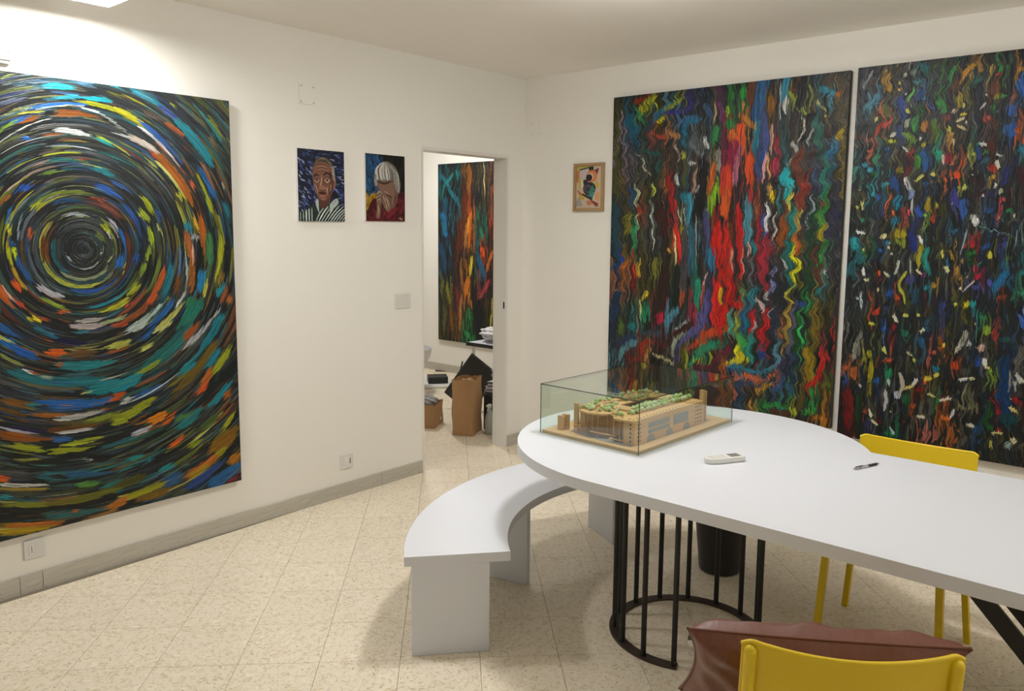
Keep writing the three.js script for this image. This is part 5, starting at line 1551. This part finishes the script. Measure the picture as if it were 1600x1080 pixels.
function lump(rx, ry, rz, k) { const g = new THREE.IcosahedronGeometry(1, 12), p = g.attributes.position; for (let i = 0; i < p.count; i++) { const v = V(p.getX(i), p.getY(i), p.getZ(i)), n = 1 + 0.16 * Math.sin(v.x * 5 + k) * Math.cos(v.z * 6 - k) + 0.1 * Math.sin(v.y * 9 + v.x * 7 + k) + 0.05 * Math.sin(v.z * 19 + k); p.setXYZ(i, v.x * n * rx, v.y * n * ry, v.z * n * rz); } g.computeVertexNormals(); return g; }
{
  const big = paperBag('tall brown paper bag standing in the doorway', [-0.075, 0, -0.5], 0.45, 0.235, 0.17, 0.44, 0.006);
  const small = paperBag('low brown paper bag with clear plastic in it', [-0.115, 0, -0.9], 0.5, 0.24, 0.17, 0.19, 0.004);
  mesh('emblem', new THREE.CylinderGeometry(0.014, 0.014, 0.001, 20).rotateX(Math.PI / 2).translate(0.05, 0.05, 0.0885), M.plastic, small, 'small pale round mark');
  mesh('handle', new THREE.TorusGeometry(0.045, 0.0025, 6, 24, Math.PI).translate(-0.03, 0.188, -0.078), M.kraft, small);
  tag(mesh('plastic_bag', lump(0.075, 0.05, 0.05, 1.3), lumpMat, scene), 'crumpled clear plastic bag in the low paper bag', 'plastic bag').position.set(-0.115, 0.205, -0.9);
  tag(mesh('paper_wad', lump(0.07, 0.035, 0.05, 2.1), M.kraft, scene), 'crumpled brown paper inside the tall paper bag', 'paper').position.set(-0.075, 0.4, -0.5);
}
{ // spray bottle
  const t = thing('spray_bottle', 'pale spray bottle standing by the right door jamb', 'bottle', [0.02, 0, -0.345], 0.3);
  const p = [[0, 0.001], [0.034, 0.001], [0.038, 0.008], [0.038, 0.11], [0.03, 0.15], [0.016, 0.185], [0.014, 0.205], [0, 0.205]].map(([a, b]) => new THREE.Vector2(a, b));
  mesh('bottle_body', new THREE.LatheGeometry(p, 32), std({ color: lin(0.42, 0.47, 0.45), roughness: 0.3 }), t);
  mesh('spray_head', [rbox(0.03, 0.03, 0.024, 0.004, 0, 0.222, 0), rbox(0.04, 0.016, 0.016, 0.004, -0.03, 0.23, 0), bar(V(-0.02, 0.222, 0), V(-0.035, 0.19, 0), 0.006, 0.012)], M.plastic, t);
}
{ // black portfolio leaning on a pile
  const A = V(0.4, 0.08, -1.275), B = V(0.5, 0.452, -1.03), C = V(0.62, 0.4, -0.75);
  const u = B.clone().sub(A), v = C.clone().sub(B), n = u.clone().cross(v).normalize(), m = new THREE.Matrix4().makeBasis(u.clone().normalize(), n, u.clone().normalize().cross(n));
  const t = thing('portfolio_case', 'large black flat portfolio case leaning behind the tall paper bag', 'case');
  const W = u.length(), D = v.length(), mid = A.clone().add(u.clone().multiplyScalar(0.5)).add(v.clone().multiplyScalar(0.5));
  const shell = mesh('shell', rbox(W, 0.03, D, 0.008), std({ color: lin(0.03, 0.031, 0.033), roughness: 0.55 }), t); shell.applyMatrix4(m); shell.position.copy(mid);
  const edge = mesh('zip_edge', [rbox(W + 0.006, 0.006, 0.006, 0.002, 0, 0, D / 2), rbox(W + 0.006, 0.006, 0.006, 0.002, 0, 0, -D / 2), rbox(0.006, 0.006, D, 0.002, W / 2, 0, 0)], M.blackPlastic, t); edge.applyMatrix4(m); edge.position.copy(mid);
}
{ // pile at the right: storage box, folders, papers
  const box = thing('storage_box', 'dark storage box under the folders beyond the door jamb', 'box', [0.24, 0, -0.42], 0.35);
  mesh('box_body', rbox(0.26, 0.27, 0.2, 0.006, 0, 0.136, 0), std({ color: lin(0.025, 0.025, 0.028), roughness: 0.6 }), box);
  mesh('box_lid', rbox(0.27, 0.03, 0.21, 0.006, 0, 0.285, 0), std({ color: lin(0.04, 0.04, 0.045), roughness: 0.5 }), box);
  const cols = [[0.03, 0.03, 0.05, 'dark blue folder lowest on the storage box'], [0.55, 0.55, 0.57, 'pale grey folder between two dark folders'], [0.02, 0.02, 0.02, 'black folder topmost on the storage box']];
  cols.forEach(([r, g, b, label], i) => { const f = thing('folder', label, 'folder', [0.235 + i * 0.008, 0.3012 + i * 0.0265, -0.42], 0.35 + (i - 1) * 0.12); const fm = std({ color: lin(r, g, b), roughness: 0.5 }); mesh('cover', [rbox(0.24, 0.003, 0.19, 0.001, 0, 0.0225, 0), rbox(0.24, 0.003, 0.19, 0.001, 0, 0.0015, 0), rbox(0.004, 0.024, 0.19, 0.001, 0.118, 0.012, 0)], fm, f); mesh('pages', rbox(0.22, 0.016, 0.175, 0.001, -0.002, 0.012, 0), M.white, f); });
  const pap = thing('paper_stack', 'white paper sheets on top of the black folder', 'paper', [0.25, 0.3808, -0.42], 0.2); for (let i = 0; i < 4; i++) mesh('sheet', rbox(0.21, 0.0014, 0.15, 0.0004, 0, 0.001 + i * 0.0016, 0).rotateY(i * 0.08 - 0.1), M.white, pap);
  const bag = tag(mesh('plastic_bag', lump(0.09, 0.05, 0.08, 4.2), phys({ color: lin(0.35, 0.46, 0.55), transmission: 0.3, thickness: 0, roughness: 0.35 }), scene), 'bluish crumpled plastic bag on the white papers', 'plastic bag'); bag.position.set(0.26, 0.452, -0.43);
  const desk = thing('side_table', 'white side table with dark edge at the far side of the store room', 'table', [1.25, 0, -1.12]);
  mesh('table_top', rbox(0.55, 0.03, 0.8, 0.004, 0, 0.5, 0), M.white, desk); mesh('edge_band', rbox(0.012, 0.034, 0.8, 0.002, -0.281, 0.5, 0), M.blackPlastic, desk);
  for (const a of [-1, 1]) for (const b of [-1, 1]) mesh('leg', bar(V(a * 0.23, 0, b * 0.35), V(a * 0.23, 0.486, b * 0.35), 0.016), M.plastic, desk);
  const pil = tag(mesh('white_cushion', lump(0.14, 0.06, 0.17, 0.4), std({ color: lin(0.62, 0.62, 0.62), roughness: 0.8 }), scene), 'pale rounded cushion on the white side table', 'cushion'); pil.position.set(1.16, 0.6, -1.3);
}
{ // white shell chair, only its edge shows past the left jamb
  const t = thing('shell_chair', 'white moulded shell chair at the left edge of the doorway view', 'chair', [0.62, 0, -1.98], 0.5);
  const shell = mesh('shell', new THREE.SphereGeometry(0.26, 40, 24, 0, Math.PI * 2, Math.PI * 0.52, Math.PI * 0.42).scale(1, 1, 0.9).translate(0, 0.46, 0), phys({ color: lin(0.62, 0.62, 0.62), roughness: 0.35, side: THREE.DoubleSide }), t);
  mesh('pedestal', new THREE.CylinderGeometry(0.025, 0.03, 0.2, 24).translate(0, 0.11, 0), M.blackPlastic, t);
  mesh('foot', new THREE.LatheGeometry([[0, 0.002], [0.2, 0.002], [0.2, 0.01], [0.05, 0.024], [0, 0.024]].map(([a, b]) => new THREE.Vector2(a, b)), 48), M.plastic, t);
  const s = thing('low_tray', 'white low tray with a dark box beside the shell chair', 'tray', [1.12, 0, -2.12], 0.9);
  mesh('tray_base', rbox(0.5, 0.03, 0.34, 0.01, 0, 0.016, 0), M.plastic, s); mesh('tray_box', rbox(0.18, 0.07, 0.2, 0.008, -0.08, 0.067, 0.02), M.blackPlastic, s, 'black box');
  const st = thing('thin_stick', 'thin dark stick leaning beside the black portfolio case', 'stick', [0.92, 0, -1.62]); mesh('shaft', bar(V(0, 0.002, 0), V(0.16, 0.29, -0.06), 0.008), M.blackPlastic, st); mesh('knob', new THREE.SphereGeometry(0.011, 16, 12).translate(0.161, 0.295, -0.061), M.plastic, st);
}
scene.traverse((o) => { if (o.isMesh) o.castShadow = o.receiveShadow = true; });
renderer.render(scene, camera);
